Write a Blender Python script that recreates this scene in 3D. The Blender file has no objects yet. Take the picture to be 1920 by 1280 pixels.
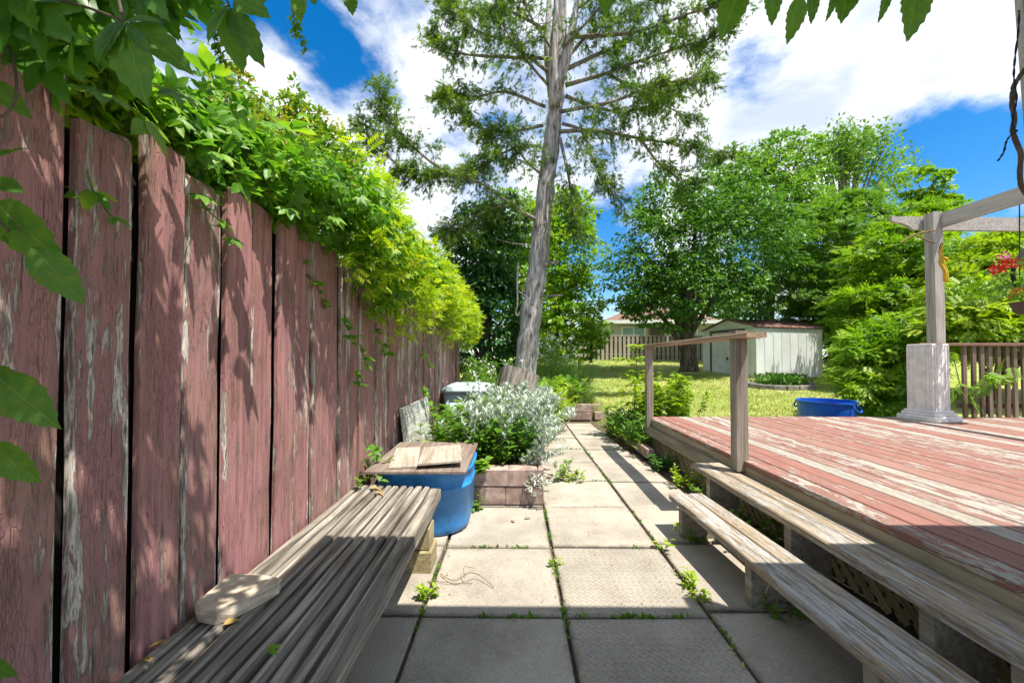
import bpy, bmesh, math, random
import numpy as np
from mathutils import Matrix, Vector
random.seed(7); rng = np.random.default_rng(11)
S = bpy.context.scene; COL = S.collection
R = math.radians

# ------------------------------------------------------------------ camera
FPX, PITCH, YAW, SHY, CAMZ = 750.0, R(1.1), 0.0067, 0.0071, 1.35
cam = bpy.data.cameras.new('camera'); co = bpy.data.objects.new('camera', cam); COL.objects.link(co)
cam.sensor_width = 36; cam.lens = FPX/1920*36; cam.shift_y = SHY; cam.clip_start = .02; cam.clip_end = 2000
co.location = (0, 0, CAMZ); co.rotation_euler = (R(90)+PITCH, 0, YAW)
S.camera = co
CR = Matrix.Rotation(YAW, 3, 'Z') @ Matrix.Rotation(R(90)+PITCH, 3, 'X')
def at(px, py, Y):
    """world point at depth Y that the photograph shows at pixel (px, py)"""
    d = CR @ Vector(((px-960)/FPX, -(py-640-SHY*1920)/FPX, -1))
    d = d*(Y/d.y)
    return Vector((d.x, Y, d.z+CAMZ))

# ------------------------------------------------------------------ light
TOSUN = Vector((.35, -.26, 1)).normalized()
SUN_EL = math.asin(TOSUN.z); SUN_AZ = math.atan2(TOSUN.x, TOSUN.y)
sun = bpy.data.lights.new('sun', 'SUN'); sun.energy = 3.1; sun.angle = R(.5); sun.color = (1, .945, .86)
so = bpy.data.objects.new('sun', sun); COL.objects.link(so); so.location = (6, -4, 20)
so.rotation_euler = TOSUN.to_track_quat('Z', 'Y').to_euler()
S.view_settings.view_transform = 'Standard'; S.view_settings.look = 'None'
S.view_settings.exposure = 1.5; S.view_settings.gamma = 1; S.view_settings.use_curve_mapping = False

class NT:
    """tiny node helper"""
    def __init__(s, tree): s.t = tree; s.n = tree.nodes; s.l = tree.links
    def node(s, typ, ins=None, **props):
        n = s.n.new(typ)
        for k, v in props.items(): setattr(n, k, v)
        for k, v in (ins or {}).items(): s.set(n.inputs[k], v)
        return n
    def set(s, sock, v):
        if isinstance(v, bpy.types.NodeSocket): s.l.new(v, sock)
        elif isinstance(v, bpy.types.Node): s.l.new(v.outputs[0], sock)
        else:
            if hasattr(sock.default_value, '__len__') and len(sock.default_value) == 4 and len(v) == 3: v = (*v, 1)
            sock.default_value = v
    def math(s, op, a, b=None, c=None, clamp=False):
        n = s.n.new('ShaderNodeMath'); n.operation = op; n.use_clamp = clamp
        for i, v in enumerate((a, b, c)):
            if v is not None: s.set(n.inputs[i], v)
        return n.outputs[0]
    def vmath(s, op, a, b=None):
        n = s.n.new('ShaderNodeVectorMath'); n.operation = op
        s.set(n.inputs[0], a)
        if b is not None: s.set(n.inputs[1], b)
        return n.outputs['Value'] if op in ('DOT_PRODUCT', 'LENGTH', 'DISTANCE') else n.outputs[0]
    def mix(s, f, a, b, blend='MIX'):
        n = s.n.new('ShaderNodeMix'); n.data_type = 'RGBA'; n.blend_type = blend
        s.set(n.inputs[0], f); s.set(n.inputs[6], a); s.set(n.inputs[7], b)
        return n.outputs[2]
    def ramp(s, f, stops, interp='LINEAR'):
        n = s.n.new('ShaderNodeValToRGB'); n.color_ramp.interpolation = interp
        e = n.color_ramp.elements
        while len(e) < len(stops): e.new(.5)
        for el, (p, c) in zip(e, stops):
            el.position = p; el.color = (c, c, c, 1) if not hasattr(c, '__len__') else (*c[:3], 1)
        s.set(n.inputs[0], f); return n.outputs[0]
    def noise(s, v, scale, detail=4, rough=.55, dist=0, out=0):
        n = s.node('ShaderNodeTexNoise', {'Scale': scale, 'Detail': detail, 'Roughness': rough, 'Distortion': dist})
        s.set(n.inputs['Vector'], v); return n.outputs[out]
    def maprange(s, v, a, b, c=0., d=1., smooth=True):
        n = s.n.new('ShaderNodeMapRange'); n.interpolation_type = 'SMOOTHSTEP' if smooth else 'LINEAR'
        for i, x in enumerate((v, a, b, c, d)): s.set(n.inputs[i], x)
        return n.outputs[0]

# world: daylight sky with a broken cloud sheet
w = bpy.data.worlds.new('World'); S.world = w; w.use_nodes = True
T = NT(w.node_tree); T.n.clear()
sky = T.node('ShaderNodeTexSky', sky_type='NISHITA', sun_disc=False, sun_elevation=SUN_EL, sun_rotation=SUN_AZ,
             air_density=1.0, dust_density=.3, ozone_density=3.0, altitude=200)
hsv = T.node('ShaderNodeHueSaturation', {'Saturation': 1.42, 'Value': .86, 'Color': sky.outputs[0]})
bg1 = T.node('ShaderNodeBackground', {'Color': hsv.outputs[0], 'Strength': .085})
gen = T.node('ShaderNodeTexCoord').outputs['Generated']
nrm = T.vmath('NORMALIZE', gen)
sep = T.node('ShaderNodeSeparateXYZ', {0: nrm})
zc = T.math('ADD', T.math('MAXIMUM', sep.outputs[2], 0.), .22)
cmb = T.node('ShaderNodeCombineXYZ', {0: T.math('DIVIDE', sep.outputs[0], zc), 1: T.math('DIVIDE', sep.outputs[1], zc), 2: 0.})
warp = T.vmath('ADD', cmb.outputs[0], T.vmath('SCALE', T.noise(cmb.outputs[0], 1.3, 3, .5, 0, 1)))
n1 = T.noise(cmb.outputs[0], 1.9, 10, .6, .3)
n2 = T.noise(cmb.outputs[0], 5.5, 8, .62, .2)
f = T.math('ADD', T.math('MULTIPLY', n1, .68), T.math('MULTIPLY', n2, .32))
def patch(px, py, rad, amt):
    d = (at(px, py, 10)-Vector((0, 0, CAMZ))).normalized()
    dd = T.vmath('DISTANCE', nrm, tuple(d))
    return T.maprange(dd, rad, 0., 0., amt)
adj = T.math('ADD', f, .072)
for a in ((560, 60, .13, -.12), (650, 140, .11, -.12), (1745, 255, .12, -.18), (1850, 330, .20, -.19), (1385, 175, .13, -.13), (1135, 480, .17, -.2), (440, 20, .12, -.06), (500, 130, .10, .09), (900, 230, .14, -.07), (735, 170, .10, -.06),
          (1500, 60, .35, .12), (800, 200, .25, .10), (500, 150, .13, .10), (1250, 200, .25, .10), (760, 440, .2, .08), (1800, 120, .25, .1)):
    adj = T.math('ADD', adj, patch(*a))
cl = T.maprange(adj, .455, .655)
shade = T.ramp(T.noise(cmb.outputs[0], 3.2, 6, .55, .3), ((.34, (.56, .63, .74)), (.58, (.98, .99, 1.0))))
bg2 = T.node('ShaderNodeBackground', {'Color': shade, 'Strength': .50})
mx = T.node('ShaderNodeMixShader', {0: T.math('MULTIPLY', cl, .96), 1: bg1.outputs[0], 2: bg2.outputs[0]})
T.node('ShaderNodeOutputWorld', {'Surface': mx.outputs[0]})

# ------------------------------------------------------------------ object helpers
MW = {}
def reg(o, M, parent):
    MW[o.name] = M.copy(); COL.objects.link(o)
    if parent is not None:
        o.parent = parent; o.matrix_parent_inverse = MW[parent.name].inverted()
    o.matrix_basis = M
    return o
def tag(o, label=None, cat=None, group=None, kind=None):
    if label: o['label'] = label
    if cat: o['category'] = cat
    if group: o['group'] = group
    if kind: o['kind'] = kind
    return o
def thing(name, label, cat, loc=(0, 0, 0), rotz=0, group=None):
    o = bpy.data.objects.new(name, None); o.empty_display_size = .1
    reg(o, Matrix.Translation(loc) @ Matrix.Rotation(rotz, 4, 'Z'), None)
    return tag(o, label, cat, group)
def mesh(name, V, F, mat, smooth=False):
    m = bpy.data.meshes.new(name); m.from_pydata([tuple(v) for v in V], [], F); m.update()
    if mat: m.materials.append(mat)
    if smooth: m.polygons.foreach_set('use_smooth', [True]*len(m.polygons))
    return m
def npmesh(name, V, F, mat, smooth=False):
    V = np.asarray(V, np.float32); F = np.asarray(F, np.int32); k = F.shape[1]
    m = bpy.data.meshes.new(name)
    m.vertices.add(len(V)); m.vertices.foreach_set('co', V.ravel())
    m.loops.add(F.size); m.loops.foreach_set('vertex_index', F.ravel())
    m.polygons.add(len(F)); m.polygons.foreach_set('loop_start', np.arange(0, F.size, k, dtype=np.int32))
    if smooth: m.polygons.foreach_set('use_smooth', np.ones(len(F), bool))
    m.materials.append(mat); m.update(calc_edges=True); return m
I4 = Matrix.Identity(4)
def obj(name, me, parent=None, M=I4): return reg(bpy.data.objects.new(name, me), M, parent)
def frame(loc, x, y, z):
    M = Matrix((x, y, z)).transposed().to_4x4(); M.translation = loc; return M
def axes_along(d, up=(0, 0, 1)):
    """frame whose local Y runs along d and local Z is close to up"""
    y = Vector(d).normalized(); x = y.cross(Vector(up))
    x = x.normalized() if x.length > 1e-5 else Vector((1, 0, 0))
    return x, y, x.cross(y)
class MB:
    def __init__(s): s.v = []; s.f = []
    def add(s, V, F):
        o = len(s.v); s.v += [tuple(v) for v in V]; s.f += [tuple(i+o for i in f) for f in F]; return s
    def box(s, x0, x1, y0, y1, z0, z1, M=None, c=0.):
        if c > 0:
            V = [];
            for z, k in ((z0, c), (z0+c, 0), (z1-c, 0), (z1, c)):
                V += [(x0+k, y0+k, z), (x1-k, y0+k, z), (x1-k, y1-k, z), (x0+k, y1-k, z)]
            F = [(3, 2, 1, 0), (12, 13, 14, 15)]
            for r in range(3):
                for i in range(4): F.append((r*4+i, r*4+(i+1) % 4, r*4+4+(i+1) % 4, r*4+4+i))
        else:
            V = [(x, y, z) for z in (z0, z1) for x, y in ((x0, y0), (x1, y0), (x1, y1), (x0, y1))]
            F = [(3, 2, 1, 0), (4, 5, 6, 7), (0, 1, 5, 4), (1, 2, 6, 5), (2, 3, 7, 6), (3, 0, 4, 7)]
        if M is not None: V = [M @ Vector(v) for v in V]
        return s.add(V, F)
    def tube(s, pts, rad, k=8, jit=0., cap=True):
        pts = [Vector(p) for p in pts]; n = len(pts)
        if not hasattr(rad, '__len__'): rad = [rad]*n
        V = []; F = []; ref = Vector((.31, .17, .9)).normalized()
        for i, p in enumerate(pts):
            d = (pts[min(i+1, n-1)]-pts[max(i-1, 0)])
            d = d.normalized() if d.length > 1e-9 else Vector((0, 0, 1))
            x = d.cross(ref)
            if x.length < .05: x = d.cross(Vector((1, 0, 0)))
            x.normalize(); y = d.cross(x)
            for j in range(k):
                a = 2*math.pi*j/k; r = rad[i]*(1+random.uniform(-jit, jit))
                V.append(p+x*math.cos(a)*r+y*math.sin(a)*r)
        for i in range(n-1):
            for j in range(k): F.append((i*k+j, i*k+(j+1) % k, (i+1)*k+(j+1) % k, (i+1)*k+j))
        if cap: F += [tuple(range(k))[::-1], tuple((n-1)*k+j for j in range(k))]
        return s.add(V, F)
    def lathe(s, prof, k=24, M=None):
        V = []; F = []; n = len(prof)
        for r, z in prof:
            for j in range(k):
                a = 2*math.pi*j/k; V.append((r*math.cos(a), r*math.sin(a), z))
        for i in range(n-1):
            for j in range(k): F.append((i*k+j, i*k+(j+1) % k, (i+1)*k+(j+1) % k, (i+1)*k+j))
        if M is not None: V = [M @ Vector(v) for v in V]
        return s.add(V, F)
    def build(s, name, mat, parent=None, M=I4, smooth=False): return obj(name, mesh(name, s.v, s.f, mat, smooth), parent, M)
def smooth_path(pts, n=6):
    """Catmull-Rom through points given as tuples of any length"""
    P = [np.array(p, float) for p in pts]; P = [2*P[0]-P[1]]+P+[2*P[-1]-P[-2]]; out = []
    for i in range(1, len(P)-2):
        for t in np.linspace(0, 1, n, endpoint=False):
            a, b, c, d = P[i-1:i+3]
            out.append(.5*((2*b)+(-a+c)*t+(2*a-5*b+4*c-d)*t*t+(-a+3*b-3*c+d)*t**3))
    out.append(P[-2]); return out
def plank_mesh(L, W, T, mat, seg=4, jit=.002, c=.005, ragged=0.):
    """worn board: length along local Y from 0, width X centred, thickness Z from 0"""
    V = []; F = []; w = W/2
    for i in range(seg+1):
        y = L*i/seg; dx = random.uniform(-jit, jit); dz = random.uniform(-jit, jit)*.6; cc = c*random.uniform(.6, 1.5)
        for (x, z) in ((-w, 0), (w, 0), (w, T-cc), (w-cc, T), (-w+cc, T), (-w, T-cc)):
            yy = y+(random.uniform(-ragged, ragged*.3) if i == seg else 0)
            V.append((x+dx+random.uniform(-jit, jit)*.5, yy, z+dz))
    for i in range(seg):
        for j in range(6): F.append((i*6+j, i*6+(j+1) % 6, (i+1)*6+(j+1) % 6, (i+1)*6+j))
    F += [(0, 5, 4, 3, 2, 1), tuple(seg*6+j for j in range(6))]
    F[:-2] = [f for f in F[:-2]]
    return mesh('plank', V, F, mat)
def plank(name, p0, p1, W, T, mat, parent, up=(0, 0, 1), **k):
    """board from p0 to p1, its top face towards up; p0/p1 run along the centre of the underside"""
    p0 = Vector(p0); p1 = Vector(p1); x, y, z = axes_along(p1-p0, up)
    return obj(name, plank_mesh((p1-p0).length, W, T, mat, **k), parent, frame(p0, x, y, z))

# ------------------------------------------------------------------ materials
def newmat(name):
    m = bpy.data.materials.new(name); m.use_nodes = True; t = NT(m.node_tree); t.n.clear()
    out = t.node('ShaderNodeOutputMaterial'); return m, t, out
def bsdf(t, out, col, rough=.8, bump=None, bstr=.3, bdist=.01, spec=.3, metal=0., extra=None):
    b = t.node('ShaderNodeBsdfPrincipled', {'Base Color': col, 'Roughness': rough, 'Metallic': metal, 'Specular IOR Level': spec})
    if bump is not None:
        bn = t.node('ShaderNodeBump', {'Height': bump, 'Strength': bstr, 'Distance': bdist}); t.set(b.inputs['Normal'], bn.outputs[0])
    t.set(out.inputs[0], b.outputs[0]); return b
def objvec(t, scale):
    tc = t.node('ShaderNodeTexCoord'); oi = t.node('ShaderNodeObjectInfo')
    off = t.node('ShaderNodeCombineXYZ', {0: t.math('MULTIPLY', oi.outputs['Random'], 37.), 1: t.math('MULTIPLY', oi.outputs['Random'], 91.), 2: t.math('MULTIPLY', oi.outputs['Random'], 13.)})
    v = t.vmath('ADD', tc.outputs['Object'], off.outputs[0])
    return v, oi.outputs['Random'], tc
def scaled(t, v, s): return t.vmath('MULTIPLY', v, s)
def wood(name, dark, mid, light, paint=None, cover=.5, spread=.12, primer=None, moss=0., paint2=None, bstr=.6, rbias=.25, crack=.5, stain=0., edge=0., tan=0., contrast=0., ls=1., tint=None):
    m, t, out = newmat(name); v, rnd, tc = objvec(t, 1)
    grain = t.noise(scaled(t, v, (46, 1.6, 46)), 1., 7, .62, .25)
    fine = t.noise(scaled(t, v, (150, 4.5, 150)), 1., 5, .6)
    blot = t.noise(scaled(t, v, (7, 1.3, 7)), 1., 5, .6)
    g = t.math('ADD', t.math('MULTIPLY', grain, .65), t.math('MULTIPLY', blot, .35))
    col = t.ramp(g, ((.30+contrast, dark), (.5, mid), (.68-contrast, light)))
    col = t.mix(t.math('MULTIPLY', t.maprange(rnd, 0., 1.), .5), col, t.mix(1., col, (.72, .69, .66), 'MULTIPLY'))
    crk = t.maprange(fine, .36, .28)
    h = t.math('SUBTRACT', grain, t.math('MULTIPLY', crk, .8))
    if paint:
        flake = t.noise(scaled(t, v, (62, 7.*ls, 62)), 1., 8, .66, .4); mid_ = t.noise(scaled(t, v, (22, 2.4*ls, 22)), 1., 7, .62, .3)
        big = t.noise(scaled(t, v, (5, .9, 5)), 1., 4, .55)
        pm = t.math('ADD', t.math('MULTIPLY', flake, .40), t.math('ADD', t.math('MULTIPLY', mid_, .36), t.math('MULTIPLY', big, .24)))
        pm = t.math('ADD', pm, t.math('MULTIPLY', t.math('SUBTRACT', rnd, .5), rbias))
        if edge:
            ex = t.math('ABSOLUTE', t.node('ShaderNodeSeparateXYZ', {0: tc.outputs['Object']}).outputs[0])
            pm = t.math('SUBTRACT', pm, t.math('MULTIPLY', t.maprange(ex, .055, .092), edge))
        thr = 1-cover
        pmask = t.maprange(pm, thr-.02, thr+.02)
        pc = t.mix(t.maprange(t.noise(scaled(t, v, (9, 2, 9)), 1., 5, .6), .35, .7), paint, paint2 or tuple(c*.72 for c in paint))
        pc = t.mix(t.maprange(grain, .55, .38, 0., .35), pc, dark)
        if primer:
            ring = t.math('MULTIPLY', t.maprange(pm, thr-.10, thr-.015), t.math('SUBTRACT', 1., pmask))
            col = t.mix(t.math('MULTIPLY', ring, t.maprange(flake, .35, .5)), col, primer)
        if tint: pc = t.mix(t.math('MULTIPLY', t.maprange(t.math('FRACT', t.math('MULTIPLY', rnd, 7.3)), .35, 1.), .75), pc, tint)
        if tan: pc = t.mix(t.math('MULTIPLY', t.maprange(t.noise(scaled(t, v, (11, 1.1, 11)), 1.3, 6, .65), .50, .66), tan), pc, (.33, .23, .13))
        cell = t.node('ShaderNodeTexVoronoi', {'Vector': t.vmath('ADD', scaled(t, v, (150, 22, 150)), t.noise(scaled(t, v, (40, 9, 40)), 1., 3, .5, 0, 1)), 'Scale': 1.}, feature='DISTANCE_TO_EDGE')
        ck = t.math('MULTIPLY', t.maprange(cell.outputs[0], .06, .0), t.maprange(mid_, .46, .6)); pc = t.mix(t.math('MULTIPLY', ck, .16), pc, tuple(c*.35 for c in paint)); h = t.math('SUBTRACT', h, t.math('MULTIPLY', ck, .35))
        col = t.mix(pmask, col, pc); h = t.math('ADD', h, t.math('MULTIPLY', pmask, .5))
    col = t.mix(t.math('MULTIPLY', crk, crack), col, tuple(c*.25 for c in dark))
    if stain: col = t.mix(t.math('MULTIPLY', t.maprange(t.noise(scaled(t, v, (3, 1., 3)), 1.7, 6, .7), .5, .72), stain), col, (.10, .075, .045))
    if moss: col = t.mix(t.math('MULTIPLY', t.maprange(t.noise(scaled(t, v, (6, 2.2, 6)), 1., 6, .7), .52, .72), moss), col, (.115, .12, .03))
    bsdf(t, out, col, .85, h, bstr, .006, .2); return m
W_FENCE = wood('fence_red_paint', (.10, .075, .06), (.24, .19, .15), (.40, .34, .28), (.455, .225, .215), .552, primer=(.68, .62, .54), moss=.3, paint2=(.36, .17, .172), bstr=1., rbias=.05, stain=.6, edge=.07, tan=.45, tint=(.35, .19, .175))
W_BENCH = wood('bench_grey_wood', (.05, .042, .036), (.26, .23, .19), (.54, .49, .42), None, contrast=.055, crack=1., moss=.12, bstr=1., stain=.45)
W_STEP = wood('step_weathered_paint', (.14, .105, .07), (.36, .28, .19), (.50, .43, .33), (.48, .455, .41), .478, paint2=(.40, .385, .35), primer=None, moss=.3, bstr=1., contrast=.05, crack=.9, rbias=.06)
W_DECK = wood('deck_red_paint', (.20, .175, .14), (.31, .275, .225), (.43, .39, .33), (.305, .135, .108), .52, primer=(.44, .40, .345), paint2=(.285, .13, .10), moss=.06, bstr=.9, rbias=.18, edge=.03, ls=1.9, tint=(.30, .175, .14))
W_GREY = wood('grey_timber', (.13, .11, .085), (.30, .26, .21), (.46, .41, .34), None, moss=.10, bstr=.7)
W_RIM = wood('rim_timber', (.16, .125, .08), (.36, .30, .21), (.50, .43, .32), None, moss=.5, bstr=.7)
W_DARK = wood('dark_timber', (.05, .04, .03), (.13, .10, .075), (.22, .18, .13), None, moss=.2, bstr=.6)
W_SILVER = wood('silver_timber', (.20, .18, .16), (.47, .44, .40), (.64, .61, .57), None, moss=.05, bstr=.7)
W_GAPSHADE = wood('gap_shade_black', (.014, .012, .01), (.03, .025, .02), (.05, .042, .035), None)  # near-black colour stands in for the shade between fence boards
W_LATT = wood('lattice_timber', (.16, .13, .075), (.36, .30, .18), (.50, .43, .28), None, moss=.6, bstr=.6)
W_RAIL = wood('rail_timber', (.15, .10, .065), (.36, .25, .16), (.50, .38, .26), None, moss=.05, bstr=.6)
W_BROWN = wood('brown_rail_timber', (.12, .07, .05), (.25, .15, .105), (.36, .24, .17), None, bstr=.6)
W_BAL = wood('baluster_timber', (.08, .055, .04), (.20, .145, .11), (.29, .225, .18), None, bstr=.6)
W_PLY = wood('plywood', (.11, .08, .065), (.25, .195, .16), (.39, .33, .28), None, bstr=.5, stain=.4)
W_PLYP = wood('pale_plywood', (.22, .165, .12), (.45, .39, .32), (.60, .56, .49), None, bstr=.5)
W_WHITE = wood('white_flaking_board', (.22, .2, .16), (.46, .45, .38), (.62, .62, .54), (.74, .76, .70), .56, bstr=.6, moss=.1)
W_BLOCK = wood('treated_block', (.13, .11, .05), (.32, .26, .14), (.46, .39, .24), None, moss=.5, bstr=.6)
W_BACKF = wood('pale_fence_wood', (.20, .17, .15), (.42, .37, .33), (.56, .51, .46), None, bstr=.4)

def plain(name, col, rough=.6, var=.12, scale=6., bstr=.1, spec=.35, metal=0., col2=None, rvar=0.):
    m, t, out = newmat(name); v, rnd, tc = objvec(t, 1)
    n = t.noise(v, scale, 6, .6)
    c = t.mix(t.maprange(n, .3, .7), tuple(x*(1-var) for x in col), col2 or tuple(min(1, x*(1+var)) for x in col))
    if rvar: c = t.mix(t.math('MULTIPLY', rnd, rvar), c, tuple(x*.45 for x in col))
    bsdf(t, out, c, rough, t.noise(v, scale*9, 4, .6), bstr, .004, spec, metal); return m
def concrete(name, weave=False):
    m, t, out = newmat(name); v, rnd, tc = objvec(t, 1)
    big = t.noise(v, 2.1, 6, .6); sp = t.noise(v, 70, 4, .7); gr = t.noise(v, 260, 3, .7)
    c = t.ramp(t.math('ADD', t.math('MULTIPLY', big, .6), t.math('MULTIPLY', sp, .4)), ((.32, (.21, .185, .15)), (.5, (.39, .345, .28)), (.68, (.53, .475, .39))))
    c = t.mix(t.math('MULTIPLY', rnd, .38), c, (.33, .30, .255))
    c = t.mix(t.maprange(gr, .58, .70, 0., .65), c, (.12, .105, .09)); c = t.mix(t.maprange(gr, .40, .30, 0., .5), c, (.60, .55, .46))
    c = t.mix(t.maprange(t.noise(v, 5.5, 7, .7), .55, .75, 0., .35), c, (.17, .145, .11))
    sx = t.node('ShaderNodeSeparateXYZ', {0: tc.outputs['Object']}); ed = t.math('MAXIMUM', t.math('ABSOLUTE', sx.outputs[0]), t.math('ABSOLUTE', sx.outputs[1]))
    ed = t.math('ADD', ed, t.math('MULTIPLY', t.math('SUBTRACT', t.noise(v, 9, 6, .7), .5), .12))
    c = t.mix(t.maprange(ed, .335, .385, 0., .6), c, (.13, .105, .075))
    c = t.mix(t.maprange(t.noise(v, 1.6, 4, .6, 1.), .56, .70, 0., .4), c, (.24, .20, .155))
    h = t.math('ADD', t.math('MULTIPLY', sp, .5), t.math('MULTIPLY', gr, .5))
    vor = t.node('ShaderNodeTexVoronoi', {'Vector': v, 'Scale': 130.}); h = t.math('ADD', h, t.math('MULTIPLY', vor.outputs[0], .6))
    if weave:
        mp = t.node('ShaderNodeMapping', {'Vector': tc.outputs['Object'], 'Rotation': (0, 0, R(45))})
        br = t.node('ShaderNodeTexBrick', {'Vector': mp.outputs[0], 'Scale': 1., 'Brick Width': .055, 'Row Height': .0275, 'Mortar Size': .004, 'Mortar Smooth': .6,
                                           'Color1': (1, 1, 1), 'Color2': (.8, .8, .8), 'Mortar': (0, 0, 0)})
        h = t.math('ADD', h, t.math('MULTIPLY', br.outputs[0], 1.1))
        c = t.mix(t.math('MULTIPLY', br.outputs['Fac'], .25), c, (.28, .24, .19))
    bsdf(t, out, c, .9, h, .8, .005, .2); return m
M_SLAB = concrete('slab_concrete'); M_WEAVE = concrete('stamped_slab_concrete', True)
M_STONE = plain('pale_stone', (.52, .43, .32), .9, .25, 14, .6)
M_BRICK = plain('planter_block', (.39, .28, .235), .92, .35, 11, .9, rvar=.6)
M_SOIL = plain('soil', (.09, .065, .045), .95, .4, 9, .8)
M_BLUE = plain('blue_plastic', (.025, .20, .50), .42, .28, 5, .04, .45)
M_BLUE2 = plain('bright_blue_plastic', (.010, .11, .52), .35, .08, 3, .03, .45)
M_PALEB = plain('pale_blue_plastic', (.47, .58, .62), .5, .08, 4, .05)
M_PLINTH = plain('plinth_cement', (.68, .655, .62), .9, .15, 9, .5)
M_SHED = plain('shed_white_metal', (.70, .73, .70), .45, .10, .9, 1.)
M_SHEDT = plain('shed_brown_trim', (.09, .06, .05), .6)
M_SHEDR = plain('shed_rusty_roof', (.27, .10, .075), .7, .3, 3, .2, col2=(.34, .22, .18))
M_BLACK = plain('black_iron', (.012, .012, .014), .5)
M_YROPE = plain('yellow_rope', (.55, .36, .03), .9, .2, 40, .6)
M_CABLE = plain('dark_cable', (.012, .02, .035), .6)
M_VINEB = plain('vine_bark', (.10, .08, .06), .9, .35, 20, .6)
M_TWIG = plain('dry_twig', (.22, .13, .07), .9, .3, 20)
M_DEAD = plain('dead_leaf', (.36, .24, .08), .8, .35, 30)
M_STEM = plain('green_stem', (.12, .16, .05), .7, .3, 20)
M_SIDING = plain('house_siding', (.33, .34, .36), .7, .05, 2)
M_ROOFT = plain('brown_shingle', (.19, .115, .085), .9, .25, 8, .4)
M_TRIM = plain('dark_trim', (.05, .04, .04), .6)
M_GLASS = plain('window_glass', (.20, .30, .36), .12, .1, 2, 0, .6)
M_WHITE = plain('white_paint', (.68, .68, .66), .6)
M_EDGE = plain('edging_stone', (.22, .20, .18), .95, .4, 9, .8)
M_RED = plain('red_petal', (.62, .02, .015), .6, .2, 20)
M_PINK = plain('pink_petal', (.55, .12, .28), .6, .2, 20)
M_ORNG = plain('orange_petal', (.65, .13, .02), .6, .2, 20)
M_WPET = plain('white_petal', (.80, .78, .76), .6, .1, 20)
def bark(name, a, b, sc=1.):
    m, t, out = newmat(name); v, rnd, tc = objvec(t, 1)
    n = t.noise(scaled(t, v, (16*sc, 16*sc, 2.2*sc)), 1., 8, .65, .5); k = t.noise(v, 2.2*sc, 4, .6)
    c = t.mix(t.maprange(n, .36, .62), a, b); c = t.mix(t.maprange(k, .5, .7, 0., .6), c, tuple(x*.5 for x in b)); kn = t.node('ShaderNodeTexVoronoi', {'Vector': scaled(t, v, (2.6, 2.6, 1.5)), 'Scale': 1.}); c = t.mix(t.maprange(kn.outputs[0], .16, .05, 0., .8), c, tuple(x*.35 for x in a))
    bsdf(t, out, c, .95, n, 1., .03, .15); return m
M_BARK = bark('cedar_bark', (.17, .15, .14), (.52, .48, .45)); M_BARKD = bark('dark_bark', (.035, .028, .022), (.13, .105, .085)); M_BARKG = bark('grey_bark', (.13, .11, .09), (.37, .33, .28))
M_LOGEND = plain('log_end', (.46, .36, .25), .9, .25, 12, .5)
def leafmat(name, a, b, c=None, trans=.38, rough=.45, spec=.4):
    """leaf colours vary from leaf to leaf; light passes through"""
    m, t, out = newmat(name); g = t.node('ShaderNodeNewGeometry'); oi = t.node('ShaderNodeObjectInfo')
    tc = t.node('ShaderNodeTexCoord')
    r = t.math('FRACT', t.math('ADD', g.outputs['Random Per Island'], oi.outputs['Random']))
    n = t.noise(tc.outputs['Object'], 1.4, 3, .5)
    r = t.math('ADD', t.math('MULTIPLY', r, .6), t.math('MULTIPLY', t.maprange(n, .35, .65), .4))
    stops = ((.1, a), (.6, b), (.95, c or b))
    col = t.ramp(r, stops)
    p = t.node('ShaderNodeBsdfPrincipled', {'Base Color': col, 'Roughness': rough, 'Specular IOR Level': spec})
    tr = t.node('ShaderNodeBsdfTranslucent', {'Color': t.mix(1., col, (1.25, 1.3, .55), 'MULTIPLY')})
    mx = t.node('ShaderNodeMixShader', {0: trans, 1: p.outputs[0], 2: tr.outputs[0]}); t.set(out.inputs[0], mx.outputs[0]); return m
L_CREEP = leafmat('creeper_leaf', (.08, .23, .018), (.18, .37, .025), (.36, .50, .028), .45)
L_BIG = leafmat('big_creeper_leaf', (.06, .19, .02), (.10, .26, .028), (.16, .34, .03), .5, .4, .5)
L_TIP = leafmat('creeper_yellow_tip', (.24, .40, .015), (.40, .52, .018), (.55, .58, .025), .45)
L_CEDAR = leafmat('cedar_frond', (.055, .13, .02), (.11, .22, .028), (.30, .39, .035), .5, .6, .25)
L_IVY = leafmat('ivy_leaf', (.03, .11, .025), (.06, .175, .03), (.12, .27, .035), .32, .35, .5)
L_DARKT = leafmat('dark_tree_leaf', (.045, .135, .022), (.09, .22, .03), (.17, .32, .04), .36)
L_MIDT = leafmat('mid_tree_leaf', (.09, .22, .03), (.16, .31, .04), (.25, .40, .045), .40)
L_LITE = leafmat('light_tree_leaf', (.12, .26, .018), (.21, .38, .022), (.37, .49, .025), .42)
L_YEL = leafmat('yellow_green_leaf', (.17, .31, .015), (.29, .43, .02), (.44, .53, .025), .42)
L_ORG = leafmat('orange_tinged_leaf', (.12, .25, .03), (.22, .34, .03), (.44, .27, .04), .38)
L_SILV = leafmat('silver_leaf', (.34, .42, .37), (.54, .60, .56), (.68, .72, .68), .15, .7, .2)
L_WEED = leafmat('weed_leaf', (.08, .20, .025), (.15, .31, .03), (.26, .40, .04), .38)
L_GRASS = leafmat('grass_blade', (.17, .23, .05), (.30, .33, .08), (.48, .44, .18), .3)
L_TALLG = leafmat('tall_grass', (.10, .21, .05), (.19, .32, .07), (.32, .42, .10), .35)

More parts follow.
